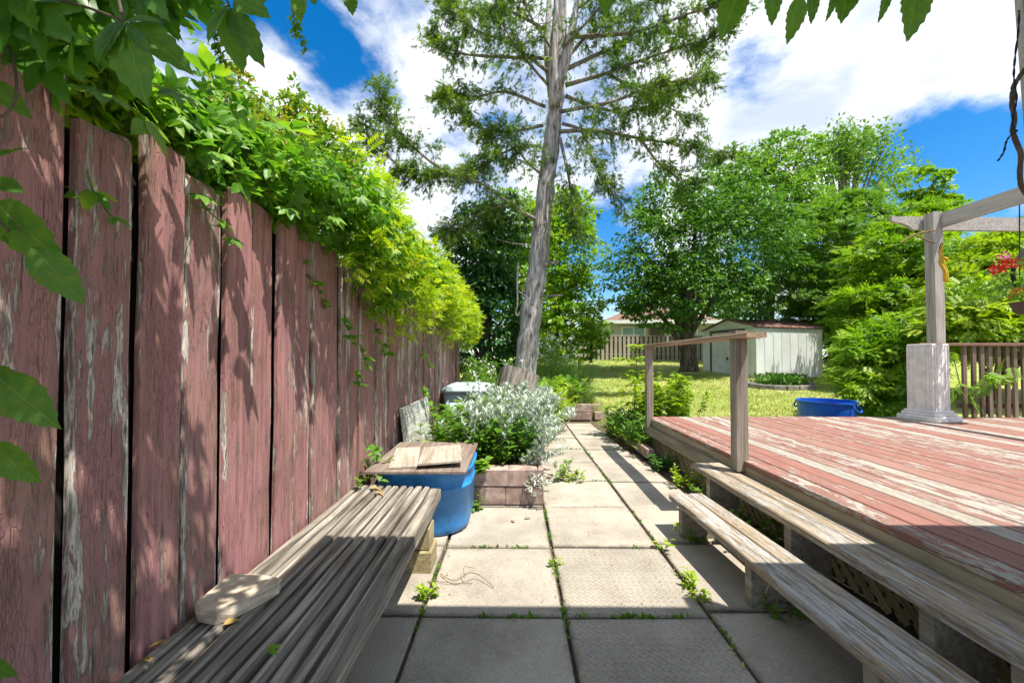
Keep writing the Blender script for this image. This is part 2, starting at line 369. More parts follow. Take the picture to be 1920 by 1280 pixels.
# ------------------------------------------------------------------ foliage helpers
def unit(a): return a/np.maximum(np.linalg.norm(a, axis=1, keepdims=True), 1e-9)
def tmpl_leaf(w=.5, fold=.08, droop=.12):
    V = [(0, 0, 0), (-w/2, .38, fold), (w/2, .38, fold), (-w*.36, .72, fold-droop*.5), (w*.36, .72, fold-droop*.5), (0, 1, -droop), (0, .45, 0)]
    F = [(0, 6, 1), (0, 2, 6), (1, 6, 3), (6, 2, 4), (3, 6, 5), (6, 4, 5)]
    return np.array(V), np.array(F)
def tmpl_simple(w=.5):
    return np.array([(0, 0, 0), (-w/2, .45, .05), (w/2, .45, .05), (0, 1, -.08)]), np.array([(0, 2, 3), (0, 3, 1)])
def merge(parts):
    V = []; F = []; o = 0
    for v, f in parts: V.append(v); F.append(f+o); o += len(v)
    return np.concatenate(V), np.concatenate(F)
def rotz(V, a, s=1., off=(0, 0, 0)):
    c, n = math.cos(a), math.sin(a); X = V*s
    return np.stack([X[:, 0]*c-X[:, 1]*n, X[:, 0]*n+X[:, 1]*c, X[:, 2]], 1)+np.array(off)
def tmpl_palm(n=5, w=.42, t=None):
    t = t or tmpl_leaf(w, .06, .18); P = []
    for i in range(n):
        a = (i-(n-1)/2)*R(50 if n == 5 else 65); P.append((rotz(t[0], a, .62*(1-.12*abs(i-(n-1)/2)), (0, .12, 0)), t[1]))
    return merge(P)
def tmpl_pinnate(n=5):
    t = tmpl_simple(.36); P = [(rotz(t[0], 0, .34, (0, .72, 0)), t[1])]
    for i in range(n):
        y = .12+.6*i/n
        for s in (-1, 1): P.append((rotz(t[0], s*R(-62), .34, (0, y, -.10*y)), t[1]))
    return merge(P)
def tmpl_frond():
    P = []; t = (np.array([(-.06, 0, 0), (.06, 0, 0), (.06, .6, 0), (0, 1, -.04), (-.06, .6, 0)]), np.array([(0, 1, 2), (0, 2, 4), (4, 2, 3)]))
    P.append((t[0].copy(), t[1]))
    for i, y in enumerate((.15, .32, .5)):
        for s in (-1, 1): P.append((rotz(t[0], s*R(-42), .5-.1*i, (0, y, .02*s)), t[1]))
    return merge(P)
LF, SM, PALM, PALM3, PINN, FROND = tmpl_leaf(), tmpl_simple(), tmpl_palm(), tmpl_palm(3), tmpl_pinnate(), tmpl_frond()
PALMS = tmpl_palm(5, .42, tmpl_simple(.46)); NARROW = tmpl_simple(.24)
def leafcloud(P, D, U, size, tm):
    """copies of a leaf template: base P, axis D, upper side U"""
    D = unit(D); X = unit(np.cross(D, U)); Z = np.cross(X, D); tv, tf = tm
    size = np.broadcast_to(size, (len(P),))[:, None, None]
    V = P[:, None, :]+size*(tv[None, :, 0, None]*X[:, None, :]+tv[None, :, 1, None]*D[:, None, :]+tv[None, :, 2, None]*Z[:, None, :])
    F = tf[None]+(np.arange(len(P))*len(tv))[:, None, None]
    return V.reshape(-1, 3), F.reshape(-1, 3)
def sph(n): return unit(rng.normal(size=(n, 3)))
def crown_leaves(ells, n, clump=.30, size=(.10, .18), tm=LF, droop=.35, nc=70, inner=.45, flat=.6):
    """leaves in clumps spread through a crown of ellipsoids (centre, radii)"""
    Ps = []; Ds = []; Us = []; vol = np.array([e[1][0]*e[1][1]+e[1][1]*e[1][2]+e[1][0]*e[1][2] for e in ells], float); vol /= vol.sum()
    for (c, r), v in zip(ells, vol):
        c = np.array(c, float); r = np.array(r, float); k = max(4, int(nc*v*len(ells)**.5)); m = max(1, int(n*v/k))
        d = sph(k); rad = inner+(1.04-inner)*rng.random(k)**.6
        cc = c+d*r*rad[:, None]
        cr = clump*min(r)*(.55+.9*rng.random(k))
        for q in range(k):
            mm = int(m*(.5+rng.random())); o = sph(mm); o[:, 2] = np.abs(o[:, 2])*.9-.25
            o *= (rng.random((mm, 1))**.4)*cr[q]*np.array([1.25, 1.25, flat])
            Ps.append(cc[q]+o); out = unit(o/cr[q]+d[q]*.5)
            dd = out+rng.normal(size=(mm, 3))*.45; dd[:, 2] -= droop
            Ds.append(dd); uu = out*.4+rng.normal(size=(mm, 3))*.35; uu[:, 2] += .85; Us.append(uu)
    P = np.concatenate(Ps); return P, np.concatenate(Ds), np.concatenate(Us), size[0]+(size[1]-size[0])*rng.random(len(P))
def foliage(name, args, tm, mat, parent, kind=None):
    V, F = leafcloud(*args, tm); o = obj(name, npmesh(name, V, F, mat), parent)
    if kind: o['kind'] = kind
    return o
def tree(name, label, cat, base, r0, ells, n, mat, size, tm=LF, barkm=None, group=None, nlimb=7, **kw):
    base = Vector(base); t = thing(name, label, cat, base, 0, group); mb = MB()
    c = np.mean([e[0] for e in ells], 0); tip = Vector(c)
    mid = base.lerp(tip, .5)+Vector((random.uniform(-.2, .2), random.uniform(-.2, .2), 0))*min(1, r0*6)
    path = smooth_path([(*base, r0*1.25), (*base.lerp(mid, .25), r0), (*mid, r0*.75), (*tip, r0*.4)], 4)
    mb.tube([p[:3] for p in path], [p[3] for p in path], 9, .08)
    for i in range(nlimb):
        e = ells[i % len(ells)]; d = Vector(sph(1)[0]); d.z = abs(d.z)*.8
        end = Vector(e[0])+Vector((d.x*e[1][0], d.y*e[1][1], d.z*e[1][2]))*.8
        s = Vector(path[int(len(path)*random.uniform(.35, .85))][:3]); m2 = s.lerp(end, .5)+Vector((0, 0, .12*(end-s).length))
        pp = smooth_path([tuple(s), tuple(m2), tuple(end)], 4); mb.tube(pp, list(np.linspace(r0*.42, r0*.08, len(pp))), 6, .05)
    mb.build('trunk', barkm or M_BARKD, t, smooth=True)
    foliage('crown', crown_leaves(ells, n, size=size, **kw), tm, mat, t)
    return t

# ================================================================== SETTING
def zl(x, y):
    """ground height: flat by the path, lawn rising behind"""
    a = np.interp(y, [6.3, 8.4, 10, 13.3, 20, 60, 400], [-.03, .10, .32, .62, 1.16, 1.5, 1.5])
    b = np.interp(y, [8.62, 8.64, 10, 13.3, 20, 60, 400], [-.03, .26, .36, .62, 1.16, 1.5, 1.5])
    k = np.clip((x-1.85)/.3, 0, 1); z = a*k+b*(1-k)
    z = z-.02*np.clip(x-8, 0, 5)*np.clip((y-10)/3, 0, 1)
    return z*np.where(x < -1.3, np.clip(1+(x+1.3)*.3, .0, 1), 1)
gx = np.concatenate([[-400, -120, -40, -15, -8, -5, -3], np.arange(-2, 13, .25), [14, 16, 20, 28, 45, 120, 400]])
gy = np.concatenate([[-60, -20, -8, -4, -2], np.arange(-1, 8.5, .5), [8.6, 8.63, 8.65], np.arange(8.75, 22, .3), [24, 28, 40, 70, 150, 400]])
GX, GY = np.meshgrid(gx, gy); GZ = zl(GX, GY)+rng.normal(size=GX.shape)*.008
V = np.stack([GX.ravel(), GY.ravel(), GZ.ravel()], 1); nx = len(gx)
ii, jj = np.meshgrid(np.arange(len(gy)-1), np.arange(nx-1), indexing='ij'); a = (ii*nx+jj).ravel()
F = np.stack([a, a+1, a+1+nx, a+nx], 1)
m, t, out = newmat('ground'); g = t.node('ShaderNodeNewGeometry').outputs['Position']; sp = t.node('ShaderNodeSeparateXYZ', {0: g})
n = t.noise(g, .9, 6, .6); n2 = t.noise(g, 14, 5, .7)
lawn = t.ramp(t.math('ADD', t.math('MULTIPLY', n, .6), t.math('MULTIPLY', n2, .4)), ((.3, (.12, .19, .03)), (.48, (.27, .32, .07)), (.66, (.44, .43, .17))))
soil = t.mix(t.maprange(n2, .35, .65), (.06, .045, .03), (.14, .105, .075))
lm = t.math('MULTIPLY', t.maprange(sp.outputs[1], 6.2, 7.0), t.maprange(sp.outputs[0], 1.5, 2.2))
lm = t.math('MAXIMUM', lm, t.maprange(sp.outputs[1], 9.5, 10.5))
bsdf(t, out, t.mix(lm, soil, lawn), .95, n2, .8, .03, .1)
tag(obj('ground', npmesh('ground', V, F, m, True)), kind='structure')

# grass blades on the lawn that is in view
n = 52000; y = 7.4+13*rng.random(n)**1.5; x = 1.6+rng.random(n)*(.78*y+1.5-1.6)
ok = ~((x < 2.2) & (y < 8.8)); x, y = x[ok], y[ok]
P = np.stack([x, y, zl(x, y)-.005], 1); D = rng.normal(size=P.shape)*.45; D[:, 2] = 1.
foliage('lawn_grass', (P, D, sph(len(P)), .035+.05*rng.random(len(P))), (np.array([(-.07, 0, 0), (.07, 0, 0), (.04, .6, .05), (0, 1, .2)]), np.array([(0, 1, 2), (0, 2, 3)])), L_GRASS, None, 'stuff')
bpy.data.objects['lawn_grass']['label'] = 'dry yellowish mown grass of the back lawn'

# paving slabs
path = thing('path', None, None); path['kind'] = 'structure'
xs = [(-1.22, -.5), (-.485, .255), (.27, 1.015), (1.03, 1.775)]; y0 = 2.115-.763*4
for r in range(-3, 12):
    for ci, (xa, xb) in enumerate(xs):
        ya = y0+r*.763; yb = ya+.748
        if ci == 0 and r > 5: continue
        if ci == 1 and r > 6: continue
        off = (.0, .01, 0, -.12)[ci] if r > 5 else (.0, 0, 0, .0)[ci]
        if ci == 3 and r >= 5: xb = 1.72-.03*(r-5)
        if ci == 3: ya += .06; yb += .06
        mb = MB(); hx, hy = (xb-xa)/2, (yb-ya)/2
        mb.box(-hx+random.uniform(0, .006), hx-random.uniform(0, .006), -hy+random.uniform(0, .008), hy-random.uniform(0, .008), -.06, 0, c=.006)
        M = Matrix.Translation(((xa+xb)/2, (ya+yb)/2+off, random.uniform(-.010, .008))) @ Matrix.Rotation(random.uniform(-.009, .009), 4, 'Z') @ Matrix.Rotation(random.uniform(-.009, .009), 4, 'X') @ Matrix.Rotation(random.uniform(-.004, .004), 4, 'Y')
        mb.build('paving_slab', M_WEAVE if (ci in (2,) and r in (4, 3)) or (ci == 1 and r == 1) else M_SLAB, path, M)

# ================================================================== LEFT FENCE
FX = -1.20
fence = thing('wooden_fence', 'tall fence of flaking dusty red boards along the left side', 'fence', (FX, 1, 0))
spans = []; yy = 1.035
while yy > .12: wd = random.uniform(.172, .186); spans.append((yy-wd, wd)); yy -= wd+random.uniform(.012, .02)
spans = spans[::-1]; yy = 1.082
while yy < 8.6:
    wd = random.uniform(.150, .176); spans.append((yy, wd)); yy += wd+(random.uniform(.016, .026) if yy < 1.6 else random.uniform(.012, .024))
for k, (yy, wd) in enumerate(spans):
    top = 2.04+random.uniform(-.03, .035)
    if yy < 1.0: top = 2.10
    zb = random.uniform(.02, .06)
    mm = plank_mesh(top-zb, wd, .022, W_FENCE, seg=6, jit=.004, c=.004, ragged=.03)
    tilt = random.uniform(-.006, .006)
    M = frame(Vector((FX+random.uniform(-.006, .006)-(.012 if k % 2 else 0), yy+wd/2, zb)), Vector((0, 1, 0)), Vector((0, 0, 1)), Vector((1, 0, 0))) @ Matrix.Rotation(tilt, 4, 'Z') @ Matrix.Rotation(random.uniform(-.05, .05), 4, 'Y')
    obj('fence_board', mm, fence, M)
    if k: plank('gap_shade_board', (FX-.070, yy+.05, zb), (FX-.070, yy+.05, 1.99), .16, .018, W_GAPSHADE, fence, (1, 0, 0), seg=1)  # added behind each gap so the gaps look dark with shade
for z in (.45, 1.6):
    plank('fence_rail', (FX-.12, .1, z), (FX-.12, 8.6, z), .09, .04, W_DARK, fence, (1, 0, 0), seg=6)
for y in (.3, 2.7, 5.1, 7.5):
    plank('fence_post', (FX-.20, y, -.1), (FX-.20, y, 1.95), .09, .09, W_DARK, fence, (1, 0, 0))

# ================================================================== DECK
DX0, DX1, DY0, DY1, DZ = 1.90, 8.6, -1.6, 5.75, .49
deck = thing('wooden_deck', 'raised deck of peeling salmon red boards at right', 'deck', (DX0, DY0, 0))
x = DX0; i = 0
while x < DX1:
    wd = .133; g = .012
    ya = DY0; yb = DY1+random.uniform(-.01, .012)
    if i == 7: wd = .19; g = .012
    plank('deck_board', (x+wd/2, ya, DZ-.036+random.uniform(-.002, .003)), (x+wd/2+random.uniform(-.002, .002), yb, DZ-.036+random.uniform(-.002, .003)), wd, .036, W_DECK, deck, seg=6, jit=.0015, c=.004)
    x += wd+g; i += 1
plank('fascia', (DX0+.018, -1.6, .245), (DX0+.018, 3.4, .245), .205, .036, W_RIM, deck, (-1, 0, 0)).matrix_basis = frame(Vector((DX0+.045, -1.6, .348)), Vector((0, 0, 1)), Vector((0, 1, 0)), Vector((-1, 0, 0)))
def fascia(name, y0_, y1_, zc, wd, xo, mat, th=.034):
    o = obj(name, plank_mesh(y1_-y0_, wd, th, mat, seg=6), deck, frame(Vector((xo, y0_, zc)), Vector((0, 0, 1)), Vector((0, 1, 0)), Vector((-1, 0, 0)))); return o
fascia('fascia', 3.44, 5.74, .405, .09, DX0+.040, W_RIM); fascia('fascia', 3.68, 5.80, .315, .12, DX0-.002, W_GREY)
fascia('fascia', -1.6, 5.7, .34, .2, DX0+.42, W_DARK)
plank('fascia', (DX0, DY1-.05, .35), (DX1, DY1-.05, .35), .2, .036, W_RIM, deck, (0, -1, 0))
for y in (-.6, 1.2, 3.2, 5.0):
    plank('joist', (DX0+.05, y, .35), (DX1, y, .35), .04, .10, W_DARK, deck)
for x in (2.3, 4.4, 6.6, 8.4):
    for y in (-1.2, 2.0, 5.4): plank('deck_post', (x, y, -.05), (x, y, .35), .09, .09, W_DARK, deck, (1, 0, 0), seg=1)
# diagonal lattice below the deck edge
pitch = .098; yl0, yl1, z0, z1 = -.2, 5.7, .0, .26
for layer, sgn in ((0, 1), (1, -1)):
    s = yl0-.4
    while s < yl1+.4:
        pts = []
        ya, yb = (s, s+(z1-z0)) if sgn > 0 else (s+(z1-z0), s)
        za, zb = z0, z1
        if max(ya, yb) > yl0 and min(ya, yb) < yl1:
            hgt = .008
            plank('lattice_slat', (DX0+.075+layer*.009, ya, za), (DX0+.075+layer*.009, yb, zb), .046, .007, W_LATT, deck, (-1, 0, 0), seg=1, jit=.001, c=.001)
        s += pitch

# steps
def step(label, xo, xi, ya, yb, z, sup, skew=0., mats=(W_STEP, W_STEP)):
    t = thing('deck_step', label, 'step', ((xo+xi)/2, ya, 0), 0); w2 = (xi-xo-.008)/2
    for k2, w_ in enumerate((w2*1.12, w2*.88)):
        c = xo+(w_/2 if k2 == 0 else w2*1.12+.008+w_/2); th = .042
        plank('tread_board', (c+skew*(yb-ya), ya, z-th), (c, yb+random.uniform(-.015, .01), z-th), w_, th, W_STEP, t, seg=7, jit=.003, c=.007)
    for y in sup:
        o = xo+skew*(yb-y)+.015
        obj('step_support', mesh('step_support', *(lambda b: (b.v, b.f))(MB().box(-.12, .12, 0, .06, 0, z-.044, c=.003)), W_GREY), t, Matrix.Translation((o+.125, y, 0)))
    return t
step('lower weathered grey plank step to the deck', 1.215, 1.49, .55, 3.2, .27, (3.0, 2.18, 1.46, .75), .035)
step('upper weathered grey plank step directly against the deck edge', 1.60, 1.875, 1.28, 3.66, .385, (3.36, 2.40, 1.60, 1.30), .012)

# short guard rail at the deck edge
rail = thing('guard_rail', 'short wooden guard rail with two posts on deck edge', 'railing', (1.9, 3.3, DZ))
plank('post', (1.885, 3.335, .33), (1.885, 3.335, 1.495), .098, .098, W_GREY, rail, (1, 0, 0), seg=5, c=.006).matrix_basis = frame(Vector((1.84, 3.385, .40)), Vector((0, 1, 0)), Vector((0, 0, 1)), Vector((1, 0, 0)))
obj('post', plank_mesh(1.11, .09, .09, W_GREY, seg=5, c=.006), rail, frame(Vector((1.84, 5.63, .37)), Vector((0, 1, 0)), Vector((0, 0, 1)), Vector((1, 0, 0))))
plank('top_rail', (1.895, 3.14, 1.500), (1.905, 5.72, 1.478), .16, .040, W_RAIL, rail, seg=5, c=.005)

# square fluted plinth
pp = at(1727, 780, 5.55)
pl = thing('plinth', 'square white fluted column plinth on the deck', 'plinth', (pp.x, 5.45, DZ), R(12))
PM = MW[pl.name] @ Matrix.Diagonal((.77, .77, 1., 1.))
b = MB(); b.box(-.29, .29, -.29, .29, 0, .075, c=.012).box(-.25, .25, -.25, .25, .075, .115, c=.012).box(-.225, .225, -.225, .225, .115, .145, c=.01); b.build('base', M_PLINTH, pl, PM)
b = MB(); prof = []
for sd in range(4):
    q = []
    for u, dpt in ((-.19, 0), (-.17, 0), (-.165, .014), (-.135, .014), (-.13, 0), (-.105, 0), (-.10, .010), (-.085, .010), (-.08, 0), (.08, 0), (.085, .010), (.10, .010), (.105, 0), (.13, 0), (.135, .014), (.165, .014), (.17, 0)):
        q.append((u, -.19+dpt))
    a = sd*math.pi/2; prof += [(x*math.cos(a)-y*math.sin(a), x*math.sin(a)+y*math.cos(a)) for x, y in q]
nn = len(prof); V = [(x, y, z) for z in (.145, 1.0) for x, y in prof]; F = [(i, (i+1) % nn, nn+(i+1) % nn, nn+i) for i in range(nn)]+[tuple(range(nn, 2*nn))]
b.add(V, F); b.build('shaft', M_PLINTH, pl, PM)
b = MB(); b.box(-.185, .185, -.185, .185, 1.0, 1.025, c=.006); b.build('cap', M_PLINTH, pl, PM)

# pergola on the deck
pg = at(1757, 660, 5.9); PX = pg.x
perg = thing('pergola', 'weathered grey timber pergola post and beams at right', 'pergola', (PX, 5.85, DZ))
plank('post', (PX-.07, 5.9, DZ), (PX-.085, 5.9, 3.46), .14, .14, W_SILVER, perg, (1, 0, 0), seg=6, c=.008)
obj('side_beam', plank_mesh(4.4, .21, .05, W_SILVER, seg=6), perg, frame(Vector((PX+.03, 5.9, 3.335)), Vector((0, 0, 1)), Vector((0, -1, -.01)).normalized(), Vector((1, 0, .0))))
b = MB(); L = 3.6
prof = [(-.55, .20), (-.55, .13), (-.50, .115), (-.40, .10), (-.30, .06), (-.22, .0), (L, 0), (L, .20)]
nn = len(prof); b.add([(x, y, z) for y in (0, .05) for x, z in prof], [tuple(range(nn)), tuple(range(2*nn-1, nn-1, -1))]+[(i, i+nn, (i+1) % nn+nn, (i+1) % nn) for i in range(nn)])
b.build('cross_beam', W_SILVER, perg, Matrix.Translation((PX+.01, 5.99, 3.24)) @ Matrix.Rotation(.012, 4, 'Y'))
plank('post', (PX-.07+3.5, 5.9, DZ), (PX-.07+3.5, 5.9, 3.4), .14, .14, W_SILVER, perg, (1, 0, 0))
b = MB(); b.tube(smooth_path([tuple(at(1688, 455, 5.8)), tuple(at(1715, 440, 5.8)), tuple(at(1752, 432, 5.8))], 3), .012, 6)
b.tube(smooth_path([tuple(at(1715, 441, 5.8)), tuple(at(1735, 450, 5.8)), tuple(at(1752, 456, 5.82))], 3), .010, 6); b.build('dry_stick', M_TWIG, perg)
rp = at(1768, 485, 5.72); ry = thing('rope', 'yellow rope tied in a loop on the pergola post', 'rope', rp)
b = MB(); b.tube(smooth_path([tuple(at(*q)) for q in ((1766, 458, 5.75), (1764, 478, 5.72), (1768, 492, 5.70), (1773, 505, 5.70), (1776, 524, 5.70), (1772, 526, 5.70), (1771, 508, 5.69), (1763, 492, 5.70), (1767, 484, 5.70), (1776, 486, 5.72))], 4), .022, 7); b.build('strand', M_YROPE, ry, smooth=True)
b = MB(); b.tube(smooth_path([tuple(at(*q)) for q in ((1766, 456, 5.75), (1762, 470, 5.74), (1765, 484, 5.73))], 3), .015, 6); b.build('iron_hook', M_BLACK, ry)

# baluster railing at the far right of the deck
br = thing('baluster_railing', 'brown baluster railing behind the deck overhung by leaves', 'railing', (PX, 5.7, DZ))
plank('top_rail', (PX-.5, 5.72, 1.50), (PX+2.6, 5.66, 1.50), .13, .038, W_BROWN, br)
x = PX+.16
for i in range(20):
    if i == 9: x += .12
    obj('baluster', plank_mesh(1.0, .055, .028, W_BAL, seg=2, c=.003), br, frame(Vector((x, 5.70+random.uniform(-.005, .005), DZ+.01)), Vector((1, 0, random.uniform(-.01, .01))).normalized(), Vector((0, 0, 1)), Vector((0, -1, 0))))
    x += .117
obj('post', plank_mesh(1.02, .10, .10, W_BAL, seg=2), br, frame(Vector((PX+.16+9*.117+.02, 5.76, DZ)), Vector((1, 0, 0)), Vector((0, 0, 1)), Vector((0, -1, 0))))
plank('lower_rail', (PX+.1, 5.735, .62), (PX+2.6, 5.735, .62), .03, .07, W_BAL, br)

# unseen patio roof: throws the path's straight shade edge, cut narrow for sky fill
pr = thing('patio_canopy', 'timber patio canopy narrowed for fill light, on a grey post by the deck steps', 'canopy', (1.95, 1.45, 0))
RZ = 3.02
b = MB(); b.box(-.06, 7.6, -.25, 1.40, RZ, RZ+.05); b.build('roof_sheet', M_ROOFT, pr)
for x in np.arange(.1, 7.5, .6): plank('rafter', (x, -.2, RZ-.145), (x, 1.30, RZ-.145), .04, .14, W_GREY, pr, seg=1)
for y in (1.33, -.22): plank('beam', (-.04, y, RZ-.155), (7.55, y, RZ-.155), .04, .15, W_GREY, pr)
plank('post', (2.01, 1.47, DZ), (1.945, 1.50, RZ-.16), .095, .095, W_SILVER, pr, (1, 0, 0))
for x, y in ((7.3, 1.2), (1.95, -.3), (7.3, -.3)): plank('post', (x, y, DZ), (x, y, RZ-.16), .095, .095, W_GREY, pr, (1, 0, 0))

# ================================================================== BENCH
bench = thing('slat_bench', 'low weathered grey slat bench along the red fence', 'bench', (-.85, 1.6, 0))
BZ = .42; x = -1.155; n = 11; xr = -.515
for i in range(n):
    w_ = .041 if i < n-1 else .075; p = .056
    yb = 2.93-.012*i*.6+random.uniform(-.012, .012)
    if i == n-1: yb = 2.84
    o = plank('slat', (x+w_/2, .35, BZ-.07), (x+w_/2+random.uniform(-.004, .004), yb, BZ-.07+random.uniform(-.004, .004)), w_, .07, W_BENCH, bench, seg=9, jit=.003, c=.007)
    x += p
for y in (1.0, 2.62):
    plank('bearer', (-1.14, y, BZ-.145), (-.545, y, BZ-.145), .09, .072, W_BLOCK, bench)
for y in (2.50, .9):
    for x in (-.66, -1.08):
        b = MB(); b.box(-.11, .14, 0, .19, 0, .135, c=.006).box(-.10, .125, .02, .17, .138, .272, c=.006); b.build('support_block', W_BLOCK, bench, Matrix.Translation((x, y, 0)))
# pale stone lump on the bench
pol = [(-1.155, 1.63), (-1.06, 1.645), (-.93, 1.61), (-.915, 1.57), (-.95, 1.50), (-.985, 1.42), (-1.03, 1.385), (-1.10, 1.40), (-1.145, 1.445), (-1.15, 1.54)]
V = []; F = []; kk = len(pol); cx_, cy_ = -1.04, 1.52
for z, sc in ((0, .93), (.006, .97), (.022, .985), (.036, 1.), (.043, .985), (.046, .95), (.047, .5)):
    V += [(cx_+(x-cx_)*sc+random.uniform(-.005, .005), cy_+(y-cy_)*sc+random.uniform(-.005, .005), z+random.uniform(-.0015, .0015)) for x, y in pol]
for i in range(6): F += [(i*kk+j, i*kk+(j+1) % kk, (i+1)*kk+(j+1) % kk, (i+1)*kk+j) for j in range(kk)]
F += [tuple(range(kk))[::-1], tuple(6*kk+j for j in range(kk))]
tag(obj('stone_slab', mesh('stone_slab', V, F, M_STONE), None, Matrix.Translation((0, 0, BZ+.004))), 'pale broken stone slab lying on the slat bench', 'stone')

# ================================================================== BLUE TUB
def rrect(x0, x1, y0, y1, r, k=6):
    P = []
    for cx, cy, a0 in ((x1-r, y0+r, -90), (x1-r, y1-r, 0), (x0+r, y1-r, 90), (x0+r, y0+r, 180)):
        for i in range(k+1):
            a = R(a0+90*i/k); P.append((cx+r*math.cos(a), cy+r*math.sin(a)))
    return P
def tub(name, mat, parent, x0, x1, y0, y1, r, prof, k=6, M=I4):
    """walls of a rounded tub: prof = list of (z, inset)"""
    V = []; F = []
    for z, ins in prof:
        V += [(x, y, z) for x, y in rrect(x0+ins, x1-ins, y0+ins, y1-ins, max(.02, r-ins*.5), k)]
    nn = 4*(k+1)
    for i in range(len(prof)-1):
        for j in range(nn): F.append((i*nn+j, i*nn+(j+1) % nn, (i+1)*nn+(j+1) % nn, (i+1)*nn+j))
    F.append(tuple(range(nn))[::-1]); F.append(tuple((len(prof)-1)*nn+j for j in range(nn)))
    o = obj(name, mesh(name, V, F, mat, True), parent, M); return o
bt = thing('blue_tub', 'blue plastic tub with rounded corners under plywood lid', 'tub', (-.72, 3.4, 0))
tub('body', M_BLUE, bt, -1.09, -.345, 2.97, 3.80, .27, [(0, .05), (.015, .025), (.05, .018), (.34, .004), (.345, -.006), (.36, -.006), (.365, .003), (.455, 0), (.46, -.012), (.49, -.012), (.49, .012), (.40, .02)], 8)
lid = thing('plywood_sheet', 'weathered brown plywood sheet covering the blue tub', 'plywood', (-.72, 3.4, .5))
M = frame(Vector((-.725, 2.915, .498)), Vector((1, 0, .004)).normalized(), Vector((0, 1, .012)).normalized(), Vector((0, -.012, 1)).normalized())
obj('board', plank_mesh(.98, .75, .016, W_PLY, seg=5, jit=.004, c=.003, ragged=.03), lid, M)
o = tag(obj('plywood_offcut', plank_mesh(.62, .21, .012, W_PLYP, seg=3, jit=.003), None, frame(Vector((-.835, 2.985, .5185)), Vector((.98, .19, .0)).normalized(), Vector((-.19, .98, .012)).normalized(), Vector((0, -.012, 1)).normalized())), 'narrow pale plywood offcut, left of two on the tub lid', 'plywood')
o = tag(obj('plywood_offcut', plank_mesh(.66, .33, .014, W_PLYP, seg=3, jit=.003), None, frame(Vector((-.56, 2.99, .548)), Vector((.98, .15, .04)).normalized(), Vector((-.15, .98, -.03)).normalized(), Vector((-.045, .025, 1)).normalized())), 'larger pale plywood piece lying tilted on right half of lid', 'plywood')

# white board leaning on the fence
o = tag(obj('leaning_board', plank_mesh(1.15, .82, .035, W_WHITE, seg=3, c=.004), None, frame(Vector((-1.10, 4.0, .42)), Vector((.13, 0, -1)).normalized(), Vector((0, 1, 0)), Vector((1, 0, .13)).normalized())), 'flaking white board leaning on the red fence behind the tub', 'board')

# ================================================================== PLANTERS
def brick(parent, x0, x1, y0, y1, z0, z1, rot=0.):
    b = MB(); hx, hy, hz = (x1-x0)/2, (y1-y0)/2, (z1-z0)/2
    b.box(-hx+.002, hx-.002, -hy+.002, hy-.002, -hz+.002, hz-.002, c=.007)
    me = mesh('brick', [(v[0]+random.uniform(-.003, .003), v[1]+random.uniform(-.003, .003), v[2]) for v in b.v], b.f, M_BRICK)
    return obj('brick', me, parent, Matrix.Translation(((x0+x1)/2, (y0+y1)/2+random.uniform(-.004, .004), (z0+z1)/2)) @ Matrix.Rotation(rot+random.uniform(-.012, .012), 4, 'Z'))
pA = thing('brick_planter', 'two course brown block planter full of silver leaved plants', 'planter', (-.3, 4.6, 0))
YA = 3.66
xsL = [-.62, -.40, -.27, -.08, .11, .265]; xsU = [-.62, -.40, -.06, .21, .265]
for a_, b_ in zip(xsL, xsL[1:]): brick(pA, a_, b_, YA, YA+.16, 0, .165)
for a_, b_ in zip(xsU, xsU[1:]): brick(pA, a_, b_, YA-.008, YA+.16, .168, .325)
for k in range(8):
    ya = YA+.165+.24*k
    brick(pA, .105, .265, ya, ya+.236, 0, .165)
    brick(pA, .105, .268, ya+.1, ya+.336, .168, .325)
for k in range(8):
    ya = YA+.165+.24*k; brick(pA, -.62, -.47, ya, ya+.236, 0, .165)
b = MB(); b.box(-.47, .105, YA+.16, YA+2.1, -.02, .28); b.build('soil', M_SOIL, pA)
pB = thing('brick_planter', 'far brown block border of the garden bed at path end', 'planter', (1.0, 8.6, 0))
for z0, z1, o_ in ((0, .165, 0), (.168, .335, .11)):
    x = -.6+o_
    while x < 1.55: brick(pB, x, min(x+.30, 1.63), 8.52, 8.66, z0, z1); x += .303
for x, y, rt in ((1.70, 8.55, .1), (1.95, 8.6, .25), (2.18, 8.72, .5)): brick(pB, x, x+.24, y, y+.14, 0, .17, rt)
brick(pB, 1.66, 1.9, 8.80, 8.94, .17, .30, .1)
# kerb bricks beside the path next to the deck
kb = thing('brick_edging', 'row of brown edging blocks between path and deck corner', 'edging', (1.8, 6.4, 0))
for k in range(7): brick(kb, 1.74-.004*k, 1.84-.004*k, 5.3+k*.3, 5.59+k*.3, 0, .13)

